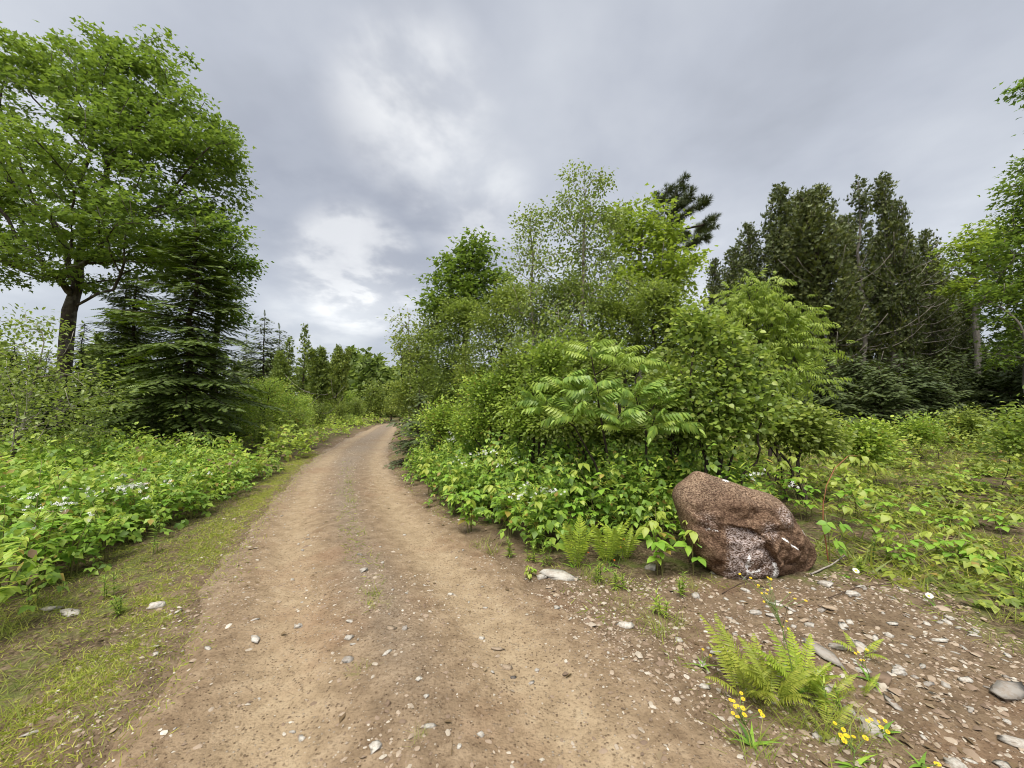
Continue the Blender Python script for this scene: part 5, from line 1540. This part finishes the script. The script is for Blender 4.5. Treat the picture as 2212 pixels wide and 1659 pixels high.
# arching red cane right of the boulder
def red_cane():
    r = np.random.default_rng(731); b = G(1790, 1215)
    root = thing('bramble_cane', 'arching reddish bramble cane with hanging leaves right of the boulder', 'plant', b)
    P = np.array([PT(px, py, b[1] + dy) for px, py, dy in ((1790, 1218, 0), (1785, 1180, .0), (1778, 1130, 0), (1778, 1090, 0), (1785, 1050, .02), (1803, 1012, .05), (1832, 985, .1), (1862, 985, .15), (1885, 1005, .2))]) - b
    V, Fc = tube(P, np.linspace(.006, .0025, len(P)), 5); obj('cane', mesh('cane', V, Fc, M['red_cane'], True), root)
    P2 = np.array([PT(px, py, b[1] - .03) for px, py in ((1795, 1220), (1790, 1160), (1782, 1110))]) - b
    V, Fc = tube(P2, np.linspace(.006, .003, 3), 5); obj('cane', mesh('cane', V, Fc, M['cane'], True), root)
    for px, py, dx, s, y in ((1785, 1120, -.4, .17, 0), (1800, 1125, .8, .17, 0), (1790, 1160, .6, .16, 0), (1850, 985, .7, .15, 1), (1870, 1000, .9, .15, 1), (1830, 985, .2, .14, 1), (1890, 1010, .9, .13, 1), (1800, 1180, .9, .14, 0)):
        o = obj('leaf', (RASPY if y else RASP)[r.integers(0, 2)], root)
        set_leaf(o, PT(px, py, b[1]) - b, np.array([dx, -.5, -.5 if not y else -.1]), np.array([0, -.5, 1.0]), s)
red_cane()

# ------------------------------------------------------------------ sumac
def sumac():
    r = np.random.default_rng(741); Y = 5.0
    b = on_ground(1330, Y)
    root = thing('sumac', 'sumac with large bright feathery leaves in the middle of the thicket', 'shrub', b)
    tips = [(1275, 748, .0), (1335, 760, -.2), (1385, 775, .1), (1215, 815, -.1), (1290, 828, -.35), (1370, 840, -.35), (1430, 850, -.1), (1175, 862, .0), (1240, 885, -.3), (1340, 895, -.4), (1415, 900, -.3), (1455, 905, 0)]
    wood = Acc()
    stems = {0: [b, PT(1310, 985, Y), PT(1295, 900, Y), PT(1285, 810, Y)], 1: [b + np.array([.35, 0, 0]), PT(1400, 990, Y), PT(1392, 920, Y), PT(1372, 820, Y)], 2: [b + np.array([-.1, .05, 0]), PT(1285, 1000, Y), PT(1240, 920, Y)]}
    S = {k: jig(np.array(v), 9, .01, r) for k, v in stems.items()}
    for k, P in S.items():
        V, Fc = tube(P - b, np.linspace(.022, .010, 9), 7); wood.add(V, Fc)
    allp = np.concatenate(list(S.values()))
    LM = [tmpl_mesh('leaf', pinnate(s, 8, .17, .25, ar, (0, .3, .7, 1.0), (0, 1, .7, 0)), 'sumac') for s, ar in ((1, .35), (2, .55), (3, .75))]
    LY = [mesh('leaf', t[0], t[1], M['sumac'], True, {'tint': np.full(len(t[0]), v)}) for t, v in ((pinnate(4, 8, .16, .22, .5, (0, .3, .7, 1.0), (0, 1, .7, 0)), .65), (pinnate(6, 8, .16, .22, .35, (0, .3, .7, 1.0), (0, 1, .7, 0)), .35))]
    leaves = []
    for n, (px, py, dy) in enumerate(tips):
        t = PT(px, py, Y + dy)
        below = allp[allp[:, 2] < t[2] - .15]
        s = below[np.argmin(np.linalg.norm(below - t, axis=1))]
        mid = .5 * (s + t) + np.array([0, 0, -.06])
        V, Fc = tube(np.array([s, mid, t]) - b, [.011, .009, .007], 6); wood.add(V, Fc)
        for k in range(14):
            az = k * 2.4 + r.uniform(-.3, .3); el = r.uniform(.0, .75) + (.35 if k > 7 else 0)
            d = np.array([math.cos(az) * math.cos(el), math.sin(az) * math.cos(el), math.sin(el)])
            yy = (n < 3 and r.random() < .75) or (k > 7 and r.random() < .6)
            leaves.append((t - b + np.array([0, 0, -.03 * k * .5]), d, yy))
    obj('trunk', acc_mesh('sumac_trunk', wood, M['dark_bark'], True), root)
    for p, d, yy in leaves:
        o = obj('leaf', LY[r.integers(0, 2)] if yy else LM[r.integers(0, 3)], root)
        set_leaf(o, p, d, np.array([0, 0, 1.0]) + r.normal(size=3) * .3, r.uniform(.30, .46))
sumac()

# ------------------------------------------------------------------ ferns
FR = {m: [tmpl_mesh('frond', frond(s, 19, w, ar), m) for s, w, ar in ((1, .20, .30), (2, .17, .45), (3, .22, .6))] for m in ('fern', 'fern_yellow')}
def fern(label, base, fronds, L, seed, mat='fern', spread=.5, group='ferns', face=None):
    r = np.random.default_rng(seed)
    root = thing('fern', label, 'fern', base, 0, group)
    for k in range(fronds):
        a = (2 * np.pi * k / fronds + r.uniform(-.3, .3)) if face is None else face + r.normal() * .9
        el = math.pi / 2 - spread * r.uniform(.5, 1.3)
        d = np.array([math.cos(a) * math.cos(el), math.sin(a) * math.cos(el), math.sin(el)])
        nm = np.array([-math.cos(a) * math.sin(el), -math.sin(a) * math.sin(el), math.cos(el)]) * -1
        # the frond's upper face looks up and outwards the way it arches
        nm = np.array([-d[0], -d[1], 1.6]) if el < 1.2 else np.array([-math.cos(a), -math.sin(a), .6])
        o = obj('frond', FR[mat][r.integers(0, 3)], root)
        set_leaf(o, np.array([math.cos(a), math.sin(a), 0]) * .025, d, nm, L * r.uniform(.7, 1.15))
    return root
fern('big yellow-green fern clump on the gravel in front of the boulder', G(1672, 1512), 17, .31, 751, 'fern_yellow', .66)
fern('yellow-green fern clump behind the tall yellow flower stem', G(1735, 1492), 12, .33, 752, 'fern', .6)
fern('single tall fern shoot left of the big yellow fern clump', G(1610, 1470), 3, .40, 753, 'fern_yellow', .45, face=2.4)
fern('pale small fern left edge of the fern clump', G(1605, 1500), 8, .28, 754, 'fern_yellow', .75)
fern('small fern right of the yellow clump', G(1785, 1512), 5, .26, 755, 'fern_yellow', .6)
fern('tiny fern in the gravel right of the fern clump', G(1857, 1412), 4, .18, 756, 'fern', .8)
fern('tiny fern below the yellow flowers in the gravel', G(1862, 1500), 3, .16, 757, 'fern', .6)
fern('small yellow fern low between grass and gravel', G(1790, 1580), 5, .20, 758, 'fern_yellow', .8)
fern('dark green fern with upright fronds left of the orange flowers', G(1245, 1225), 6, .55, 759, 'fern', .30)
fern('dark green fern behind the orange flowers', G(1310, 1215), 8, .56, 760, 'fern', .38)
fern('dark green fern next to the young raspberry by the boulder', G(1350, 1210), 6, .5, 761, 'fern', .42)
fern('bright yellow fern shining out of the left bank', G(540, 1035), 14, .62, 762, 'fern_yellow', .55)

# ------------------------------------------------------------------ flowers
def ray_head(n, w, cup=.1):
    V, Fc = [], []
    for k in range(n):
        a = 2 * np.pi * k / n; b = len(V)
        for da, rr in ((0, .12), (-w, .85), (0, 1.05), (w, .85)):
            V.append((rr * math.cos(a + da), rr * math.sin(a + da), cup * rr))
        Fc += [(b, b + 1, b + 2), (b, b + 2, b + 3)]
    return np.array(V, float), np.array(Fc, int)
HEAD = {c: mesh('flower_head', *ray_head(12, .2, .18), M[c], False) for c in ('yellow', 'orange')}
DAISY = mesh('flower_head', *ray_head(16, .16, .02), M['white'], False)
def disc(n=10, r=.34, h=.16):
    V = [(0, 0, h)] + [(r * math.cos(2 * np.pi * k / n), r * math.sin(2 * np.pi * k / n), .03) for k in range(n)]
    return np.array(V, float), np.array([(0, 1 + k, 1 + (k + 1) % n) for k in range(n)])
CENTRE = mesh('flower_centre', *disc(), M['yellow'], True)
T_STRAP = blade_tmpl(.10, .35, 3)
def flower_plant(label, base, heads, stem_h, colour, seed, size=.014, rosette=8, group=None, name='hawkweed', fork=.55, spread=.03):
    """stem that forks near the top, flower heads, basal leaves"""
    r = np.random.default_rng(seed)
    root = thing(name, label, 'flower', base, 0, group)
    lean = np.array([r.normal() * .04, r.normal() * .04])
    t = np.linspace(0, 1, 6)
    P = np.stack([lean[0] * t ** 2, lean[1] * t ** 2, stem_h * fork * t], -1)
    a = Acc(); V, Fc = tube(P, np.linspace(.003, .0022, 6), 4); a.add(V, Fc)
    hp = []
    for k in range(heads):
        e = np.array([P[-1, 0] + r.normal() * spread, P[-1, 1] + r.normal() * spread, stem_h * r.uniform(.82, 1.05)])
        V, Fc = tube([P[-1 - (k % 2)], .5 * (P[-1] + e) + np.array([r.normal() * .01, 0, .0]), e], [.002, .0017, .0015], 3); a.add(V, Fc)
        hp.append(e)
    obj('stem', acc_mesh('stem', a, M['stem'], True), root)
    for e in hp:
        if colour == 'white':
            o = obj('flower_head', DAISY, root); set_leaf(o, e, (1, 0, .1), (r.normal() * .2, -.7, 1), size)
            obj('flower_centre', CENTRE, o)
        else:
            o = obj('flower_head', HEAD[colour], root); set_leaf(o, e, (1, r.normal() * .3, .1), (r.normal() * .5, -.5 + r.normal() * .3, 1), size * .62 * r.uniform(.8, 1.2))
    if rosette:
        a = Acc(); az = r.uniform(0, 6.28, rosette)
        d = np.stack([np.cos(az), np.sin(az), r.uniform(.2, .8, rosette)], -1)
        V, Fc = place(T_STRAP, np.zeros((rosette, 3)), d, np.array([[0, 0, 1.0]] * rosette), r.uniform(.06, .13, rosette)); a.add(V, Fc)
        obj('leaves', acc_mesh('leaves', a, M['rasp']), root)
    return root
gY = 'yellow hawkweed'
flower_plant('tallest yellow hawkweed, its many heads standing before the boulder', G(1716, 1500), 14, .58, 'yellow', 771, .012, 10, gY, fork=.72, spread=.055)
flower_plant('yellow hawkweed with three heads halfway up the fern clump', G(1700, 1440), 3, .22, 'yellow', 772, .012, 6, gY)
flower_plant('dense low cluster of yellow heads below the fern clump', G(1625, 1610), 12, .20, 'yellow', 773, .015, 10, gY, spread=.045)
flower_plant('yellow heads beside the pale speckled stone', G(1905, 1585), 6, .12, 'yellow', 774, .014, 8, gY, spread=.04)
flower_plant('yellow heads at the bottom edge of the gravel', G(1845, 1655), 8, .12, 'yellow', 775, .016, 8, gY, spread=.045)
flower_plant('two yellow heads right at the bottom edge, near the white stone', G(1990, 1655), 3, .09, 'yellow', 776, .015, 6, gY)
flower_plant('small yellow flowers above the brown rock in the gravel', G(1880, 1470), 5, .16, 'yellow', 777, .012, 5, gY)
flower_plant('tiny yellow flower left of the fern clump', G(1518, 1440), 2, .08, 'yellow', 778, .012, 5, gY)
gO = 'orange hawkweed'
for k, (px, py, h, n, lab) in enumerate(((1320, 1222, .27, 2, 'tallest orange hawkweed beside the ferns'), (1335, 1225, .20, 1, 'orange hawkweed right of the tallest one'), (1272, 1222, .18, 1, 'orange hawkweed left among the ferns'), (1238, 1226, .16, 1, 'leftmost orange hawkweed at the ferns'), (1303, 1236, .10, 1, 'short orange hawkweed in front of the ferns'), (1318, 1235, .12, 1, 'short orange hawkweed nearest to the young raspberry'))):
    flower_plant(lab, G(px, py), n, h, 'orange', 780 + k, .015, 3, gO)
flower_plant('white daisy right of the boulder foot', G(1837, 1250), 1, .10, 'white', 790, .026, 5, 'daisies', 'daisy')
flower_plant('white daisy on the lip of the gravel', G(2022, 1312), 2, .09, 'white', 791, .022, 5, 'daisies', 'daisy')

# narrow-leaved weeds (goldenrod shoots)
def weed(label, base, h, seed, n=26, L=.07, group='narrow-leaved weeds', stems=3, mat='herb'):
    r = np.random.default_rng(seed); root = thing('weed', label, 'weed', base, 0, group)
    a, st = Acc(), Acc()
    for s in range(stems):
        l = r.normal(size=2) * .12 * h; hh = h * r.uniform(.7, 1.05)
        t = np.linspace(0, 1, 6)
        o = np.array([r.normal() * .025, r.normal() * .025, -.01])
        P = np.stack([l[0] * t ** 2, l[1] * t ** 2, hh * t], -1) + o
        V, Fc = tube(P, np.linspace(.003, .0015, 6), 3); st.add(V, Fc)
        f = r.uniform(.15, 1, n); az = np.arange(n) * 2.4
        pos = np.stack([np.interp(f, t, P[:, k]) for k in range(3)], -1)
        d = np.stack([np.cos(az), np.sin(az), .35 + .9 * f ** 3], -1)
        V, Fc = place(T_STRAP, pos, d, np.tile([0, 0, 1.0], (n, 1)) + r.normal(size=(n, 3)) * .15, L * r.uniform(.7, 1.2, n) * (1.15 - .5 * f)); a.add(V, Fc)
    obj('stem', acc_mesh('stem', st, M['stem'], True), root)
    obj('leaves', acc_mesh('leaves', a, M[mat]), root)
for k, (px, py, h, lab) in enumerate(((1180, 1225, .30, 'narrow-leaved weed above the flat white stone'), (1150, 1215, .22, 'narrow-leaved weed left of the flat white stone'), (1285, 1255, .22, 'narrow-leaved weed below the ferns'), (1335, 1275, .18, 'narrow-leaved weed before the young raspberry'), (1255, 1190, .40, 'dark narrow-leaved weed between the ferns'),
                                      (1470, 1290, .20, 'narrow-leaved weed at the left foot of the boulder'), (1880, 1215, .30, 'narrow-leaved weed right of the daisy'), (1920, 1210, .34, 'tall narrow-leaved weed at the clearing front'), (1860, 1235, .14, 'low leafy weed next to the daisy'), (2200, 1300, .28, 'weed at the right edge above the gravel'),
                                      (335, 1195, .34, 'narrow-leaved weed at the front of the left bank'), (235, 1290, .22, 'thin weed on the left verge'), (60, 1310, .30, 'narrow-leaved weed at the lower left foot of the bank'), (250, 1330, .16, 'small weed amid the left verge grass'), (1430, 1330, .16, 'weed in the grass strip before the boulder'), (1790, 1540, .14, 'leafy weed below the fern clump'), (1100, 1205, .20, 'small weed at the road edge'))):
    weed(lab, G(px, py), h, 800 + k)
raspberry('tiny bright seedling at the left of the flat white stone', G(1145, 1248), .12, 830, 2, .3, .07, 'seedlings', .9, None, 5, name='seedling')
raspberry('pale spindly sapling shoot rising above the left bank', G(415, 1080), 1.15, 831, 1, .05, .12, 'seedlings', .3, None, 7, name='seedling')

# ------------------------------------------------------------------ stones
def stone_mesh(seed, flat_=.4, long_=1.5, rough=.22):
    r = np.random.default_rng(seed)
    nl, nm = 8, 4
    V = [(0, 0, -1)]
    for i in range(1, nm):
        ph = -np.pi / 2 + np.pi * i / nm
        for j in range(nl):
            a = 2 * np.pi * (j + .5 * (i % 2)) / nl
            V.append((math.cos(ph) * math.cos(a), math.cos(ph) * math.sin(a), math.sin(ph)))
    V.append((0, 0, 1))
    V = np.array(V)
    V = np.sign(V) * np.abs(V) ** .75
    V *= (1 + r.normal(size=(len(V), 1)) * rough)
    V *= np.array([long_, 1.0, flat_]) * .5
    top = len(V) - 1
    Fc = [(0, 1 + (j + 1) % nl, 1 + j) for j in range(nl)]
    for i in range(nm - 2):
        b = 1 + i * nl
        for j in range(nl):
            j2 = (j + 1) % nl
            Fc += [(b + j, b + j2, b + nl + j2), (b + j, b + nl + j2, b + nl + j)]
    b = 1 + (nm - 2) * nl
    Fc += [(b + j, b + (j + 1) % nl, top) for j in range(nl)]
    return V, np.array(Fc)
ST = [mesh('stone', *stone_mesh(s, f, l), M['stone_single'], False) for s, f, l in ((1, .35, 1.5), (2, .5, 1.3), (3, .25, 1.8), (4, .6, 1.2), (5, .3, 1.6), (6, .7, 1.1), (7, .22, 2.1), (8, .42, 1.4))]
TONE = {'white': (.54, .505, .44), 'pale': (.53, .49, .43), 'grey': (.38, .345, .30), 'tan': (.43, .33, .23), 'brown': (.24, .165, .11), 'dark': (.10, .09, .085)}
def stone(p, size, k, lab, group, rot=None, sink=.3):
    r = np.random.default_rng(900 + k)
    o = obj('stone', ST[k % 8], None, (p[0], p[1], float(road_z(p[0], p[1])) + size * .08 * (1 - sink)))
    o.rotation_euler = (r.normal() * .12, r.normal() * .12, r.uniform(0, 6.28) if rot is None else rot)
    o.scale = (size,) * 3
    tone = next((v for t, v in TONE.items() if t in lab), TONE['pale'])
    gn = r.uniform(.72, 1.0)
    o.color = tuple(c * gn for c in tone) + (1.0,)
    return tag(o, lab, 'stone', group)
gs = 'larger stones on the gravel'; gr = 'larger stones on the road'
Zg = lambda zx, zy: (1474.7 + zx / 3, 1216.6 + zy / 3)
Zr = lambda zx, zy: (516 + zx / 3, 1142.8 + zy / 3)
big = [(Zg(925, 140), 70, 3, 'pale blue-white chunk of stone right of the boulder foot'), (Zg(1100, 200), 80, 0, 'flat grey stone right of the pale blue-white chunk'), (Zg(215, 580), 75, 2, 'white flat stone left of the yellow fern clump'), (Zg(1165, 700), 62, 7, 'white stone just above the brown rock'),
       (Zg(1280, 755), 95, 3, 'rounded brown rock in the gravel right of the ferns'), (Zg(1340, 470), 50, 1, 'white rounded stone in the middle of the gravel'), (Zg(1655, 500), 110, 6, 'long thin white slab toward the upper right of the gravel'), (Zg(1890, 470), 50, 4, 'white stone under the grassy lip'),
       (Zg(2100, 845), 190, 2, 'largest flat grey slab at the right edge of the gravel'), (Zg(1400, 710), 75, 0, 'pale wedge-shaped stone right of the brown rock'), (Zg(905, 815), 120, 6, 'long pale slab under the right side of the fern clump'), (Zg(890, 940), 62, 1, 'pale stone hidden in the grass below the ferns'),
       (Zg(1220, 1085), 95, 5, 'white speckled round stone in the long grass'), (Zg(1770, 1310), 85, 1, 'white stone at the bottom edge of the gravel'), (Zg(2185, 1180), 120, 7, 'pale slab in the lower right corner'), (Zg(1590, 785), 62, 4, 'blue-grey oval stone near the middle of the gravel'),
       (Zg(1835, 760), 60, 7, 'greenish white angular stone left of the largest slab'), (Zg(370, 290), 36, 5, 'round brown pebble below the boulder'), (Zg(385, 250), 40, 2, 'thin white stone below the boulder'), (Zg(470, 322), 72, 0, 'pale grey flat stone before the boulder'), (Zg(275, 420), 72, 6, 'tan slab at the left of the fern tip'),
       (Zg(330, 735), 62, 7, 'tan wedge stone at the left foot of the fern clump'), (Zg(790, 372), 62, 4, 'tan flat stone behind the fern clump'), (Zg(1000, 545), 92, 0, 'grey-brown flat stone right of the fern clump'), (Zg(1360, 392), 70, 6, 'thin white slab in the upper gravel'), (Zg(950, 293), 90, 2, 'tan slab flush with the soil right before the boulder'),
       ((1198, 1245), 62, 2, 'flat white stone at the road edge below the weeds'), ((1170, 1247), 22, 1, 'small white stone beside the flat white one'), ((1405, 1228), 22, 3, 'pale round stone left of the young raspberry by the boulder'), ((1350, 1352), 26, 7, 'white sharp stone in the grass strip'), ((1545, 1237), 18, 5, 'pale pebble leaning at the boulder foot'),
       ((110, 1315), 42, 6, 'pale flat stone on the left verge below the brambles'), ((150, 1325), 40, 2, 'long pale chip on the left verge'), ((340, 1310), 30, 1, 'whitish stone beside the left wheel track')]
LAND = []
def short(lab):
    w = lab.split()
    stop = {'in', 'at', 'of', 'under', 'right', 'left', 'near', 'toward', 'half', 'below', 'behind', 'just', 'before', 'hidden', 'on', 'beside', 'leaning', 'touching', 'flush', 'above', 'low'}
    n = next((i for i, a in enumerate(w) if a in stop and i > 0), len(w))
    return ' '.join(w[:n])
for k, ((px, py), w, sh, lab) in enumerate(big):
    p = G(px, py); LAND.append((p[0], p[1], short(lab))); D = math.hypot(p[1], 1.55)
    o = stone(p, (w / 3 if px > 1474 and py > 1256 else w) / F_PX * D / (1.5, 1.3, 1.8, 1.2, 1.6, 1.1, 2.1, 1.4)[sh], sh + 8 * k, lab, gs if px > 1300 else 'stones on the verges', rot=R.uniform(-.4, .4), sink=.0)
    o.data = ST[sh]
rb = [((805, 340), 50, 3, 'white stone on the crown of the road behind the tufts'), ((710, 800), 50, 1, 'white stone of the group in the middle of the road'), ((720, 690), 52, 2, 'white flat stone behind the group in the middle of the road'), ((985, 747), 70, 6, 'tan slab in the middle of the road'), ((740, 840), 45, 6, 'dark chip touching the white stone in the middle of the road'), ((700, 935), 70, 0, 'grey stone flush with the middle of the road'), ((410, 1428), 30, 1, 'white pebble at the lower left of the road'),
      ((345, 1368), 32, 4, 'pale curved chip at the lower left of the road'), ((880, 1545), 60, 3, 'white stone at the very bottom of the road'), ((1665, 822), 60, 2, 'tan stone half sunk in the right wheel track'), ((1780, 1012), 45, 6, 'dark slate chip in the right wheel track'), ((1892, 1040), 50, 6, 'dark grey chip right of the slate chip'), ((1735, 950), 52, 7, 'tan wedge stone above the slate chip'), ((1370, 465), 35, 1, 'white pebble on the right half of the road'), ((780, 228), 42, 0, 'grey stone on the crown of the road'), ((100, 630), 40, 4, 'pale flat chip in the left wheel track'), ((1212, 1210), 30, 3, 'white pebble low on the road'), ((1070, 752), 30, 5, 'grey pebble right of the tan slab'), ((960, 1255), 32, 5, 'brown pebble low on the road'), ((1572, 755), 34, 1, 'white stone in the right wheel track')]
for k, ((zx, zy), w, sh, lab) in enumerate(rb):
    p = G(*Zr(zx, zy)); LAND.append((p[0], p[1], short(lab) + ' on the road')); D = math.hypot(p[1], 1.55)
    o = stone(p, w / 3 / F_PX * D / (1.5, 1.3, 1.8, 1.2, 1.6, 1.1, 2.1, 1.4)[sh], sh + 8 * k + 400, lab, gr, rot=R.uniform(-.6, .6), sink=.2)
    o.data = ST[sh]
def small_label(x, y, sz, med, tone, kind):
    lx, ly, nm = min(LAND, key=lambda l: (l[0] - x) ** 2 + (l[1] - y) ** 2)
    dx, dy = x - lx, y - ly
    far = math.hypot(dx, dy) > .28
    side = ('right of' if dx > 0 else 'left of') if abs(dx) > abs(dy) else ('behind' if dy > 0 else 'in front of')
    size = 'tiny' if sz < med * .72 else 'small' if sz < med * 1.35 else 'fair-sized'
    return size + ' ' + tone + ' ' + kind + (' some way ' if far else ' close ') + side + ' the ' + nm
PAL = ['white', 'white', 'pale', 'pale', 'pale', 'grey', 'tan', 'brown']
for k in range(200):
    x = R.uniform(.9, 3.3) if k % 2 else R.uniform(1.9, 3.3); y = R.uniform(1.25, 3.35)
    if x < float(road_r(y)) + .1: continue
    t = PAL[int(R.integers(0, 8))]
    sz = float(R.lognormal(math.log(.026), .42))
    stone((x, y), sz, 1000 + k, small_label(x, y, sz, .026, t, 'stone'), 'small stones on the gravel')
for k in range(90):
    y = R.uniform(1.4, 5.5); q = R.uniform(-.12, 1.02); x = float(road_l(y)) + q * float(road_r(y) - road_l(y))
    t = PAL[int(R.integers(0, 8))]
    sz = float(R.lognormal(math.log(.020), .4))
    stone((x, y), sz, 1300 + k, small_label(x, y, sz, .020, t, 'pebble'), 'pebbles on the road')

def gravel(name, label, n, region, seed, s0, sig):
    r = np.random.default_rng(seed)
    x, y = region(n, r); n = len(x)
    octa = stone_mesh(77, .45, 1.4)
    V8 = np.array([(1, 0, -.2), (0, 1, -.2), (-1, 0, -.2), (0, -1, -.2), (.1, .1, .5), (-.1, 0, -.5), (.75, .7, -.1), (-.7, -.75, -.1)]) * np.array([.7, .5, .5])
    F8 = np.array([(0, 6, 4), (6, 1, 4), (1, 2, 4), (2, 7, 4), (7, 3, 4), (3, 0, 4)])
    s = r.lognormal(math.log(s0), sig, n)
    pos = np.stack([x, y, road_z(x, y) + s * .08], -1)
    a = r.uniform(0, 6.28, n)
    d = np.stack([np.cos(a), np.sin(a), r.normal(size=n) * .15], -1)
    V, Fc = place((V8, F8), pos, d, np.tile([0, 0, 1.0], (n, 1)) + r.normal(size=(n, 3)) * .25, s)
    ac = Acc(); ac.add(V, Fc)
    tag(obj(name, acc_mesh(name, ac, M['stone'])), label, 'gravel', kind='stuff')
def reg_pull(n, r):
    y = 1.1 + 2.5 * r.random(n) ** 1.3; x = r.uniform(.3, 3.6, n)
    m = (x > road_r(y) - .1) & (fbm(x * 2.5, y * 2.5, 321) > .33)
    return x[m], y[m]
def reg_road(n, r):
    y = 1.1 + 17 * r.random(n) ** 2.2; q = r.uniform(-.15, 1.08, n); x = road_l(y) + q * (road_r(y) - road_l(y))
    rut = np.exp(-((q - .22) / .12) ** 2) + np.exp(-((q - .78) / .12) ** 2)
    m = r.random(n) < (1 - .75 * rut) * (.25 + 1.3 * sstep(.4, .65, fbm(x * 1.8, y * 1.2, 323)) + .8 * sstep(5, 9, y))
    return x[m], y[m]
gravel('gravel', 'fine gravel and stone chips covering the bare ground on the right', 14000, reg_pull, 331, .011, .55)
gravel('road_gravel', 'fine gravel scattered over the dirt road', 32000, reg_road, 332, .0095, .5)

# litter: dead leaves, bits of twig
def litter():
    r = np.random.default_rng(341); a = Acc()
    n = 6000
    x = r.uniform(-6, 9, n); y = 1.2 + 8 * r.random(n)
    off = np.maximum(x - road_r(y), road_l(y) - x)
    m = ((off > .25) & (fbm(x * 1.5, y * 1.5, 342) > .40)) | (r.random(n) < .08)
    x, y = x[m], y[m]; n = len(x)
    pos = np.stack([x, y, road_z(x, y) + .006], -1)
    V, Fc = place(T_DIAMOND, pos, r.normal(size=(n, 3)) * [1, 1, .15], np.tile([0, 0, 1.0], (n, 1)) + r.normal(size=(n, 3)) * .3, r.uniform(.02, .06, n)); a.add(V, Fc)
    tm = (T_BLADE[0] * [1, .35, .3], T_BLADE[1])
    k = n // 2
    V, Fc = place(tm, pos[:k] + r.normal(size=(k, 3)) * [.1, .1, 0] + [0, 0, .005], r.normal(size=(k, 3)) * [1, 1, .08], np.tile([0, 0, 1.0], (k, 1)), r.uniform(.06, .2, k)); a.add(V, Fc)
    tag(obj('leaf_litter', acc_mesh('leaf_litter', a, M['dry'])), 'dry leaves and straw lying on the soil of the verges', 'litter', kind='stuff')
litter()

# sticks and the fallen log
def stick(label, pts, r0, r1, mat='dead_wood', name='stick', cat='stick', group=None):
    P = np.array(pts); b = P[0].copy()
    V, Fc = tube(jig(P, 7, r0 * .5, np.random.default_rng(int(abs(P.sum()) * 1000) % 9999)) - b, np.linspace(r0, r1, 7), 6)
    return tag(obj(name, mesh(name, V, Fc, M[mat], True), None, b), label, cat, group)
def gp(px, py, dz=.012):
    p = G(px, py); return p + np.array([0, 0, dz])
stick('grey stick leaning against the right foot of the boulder', [gp(1752, 1243), gp(1800, 1225, .03), gp(1826, 1213, .06)], .008, .005)
stick('thin dead twig below the grey stick by the boulder', [gp(1790, 1295), gp(1850, 1272), gp(1930, 1262)], .004, .002, 'twig')
stick('bent dead twig among the stones before the boulder', [gp(1560, 1285), gp(1600, 1262), gp(1640, 1250)], .004, .002, 'twig')
stick('short dark twig standing on the right wheel track', [gp(1122, 1330), gp(1120, 1318, .03), gp(1118, 1308, .05)], .004, .003, 'twig')
stick('thin dark stem standing at the right edge of the gravel', [gp(2190, 1290), gp(2175, 1240, .1), gp(2165, 1200, .25)], .005, .003, 'twig')
b0 = G(2060, 893); b1 = G(2200, 890)
Lg = PT(2045, 893, 16.5); Lg2 = PT(2150, 884, 17.0)
z = float(H(Lg[0], Lg[1])); z2 = float(H(Lg2[0], Lg2[1]))
stick('grey fallen log lying at the back of the clearing', [(Lg[0], Lg[1], z + .22), (.5 * (Lg[0] + Lg2[0]), 16.8, .5 * (z + z2) + .24), (Lg2[0], Lg2[1], z2 + .2)], .13, .10, 'log_bark', 'fallen_log', 'log')
rr = np.random.default_rng(351)
for k in range(7):
    x0 = PT(2030 + k * 14, 880, 16)[0]; y0 = 15.6 + rr.normal() * .3; z0 = float(H(x0, y0))
    L = rr.uniform(1.2, 2.2)
    stick(('lowest', 'longest', 'thickest', 'second', 'third', 'steepest', 'last')[k] + ' of the dead branches heaped left of the fallen log', [(x0, y0, z0 + .05), (x0 + .35 * L, y0, z0 + .30 + .04 * k), (x0 + .8 * L, y0 + .2, z0 + .55 + .12 * k)], .02, .007, 'dead_wood', 'dead_branch', 'branch', 'dead branches by the log')
print('TRIS', TRIS[0], 'OBJECTS', len(scene.objects))
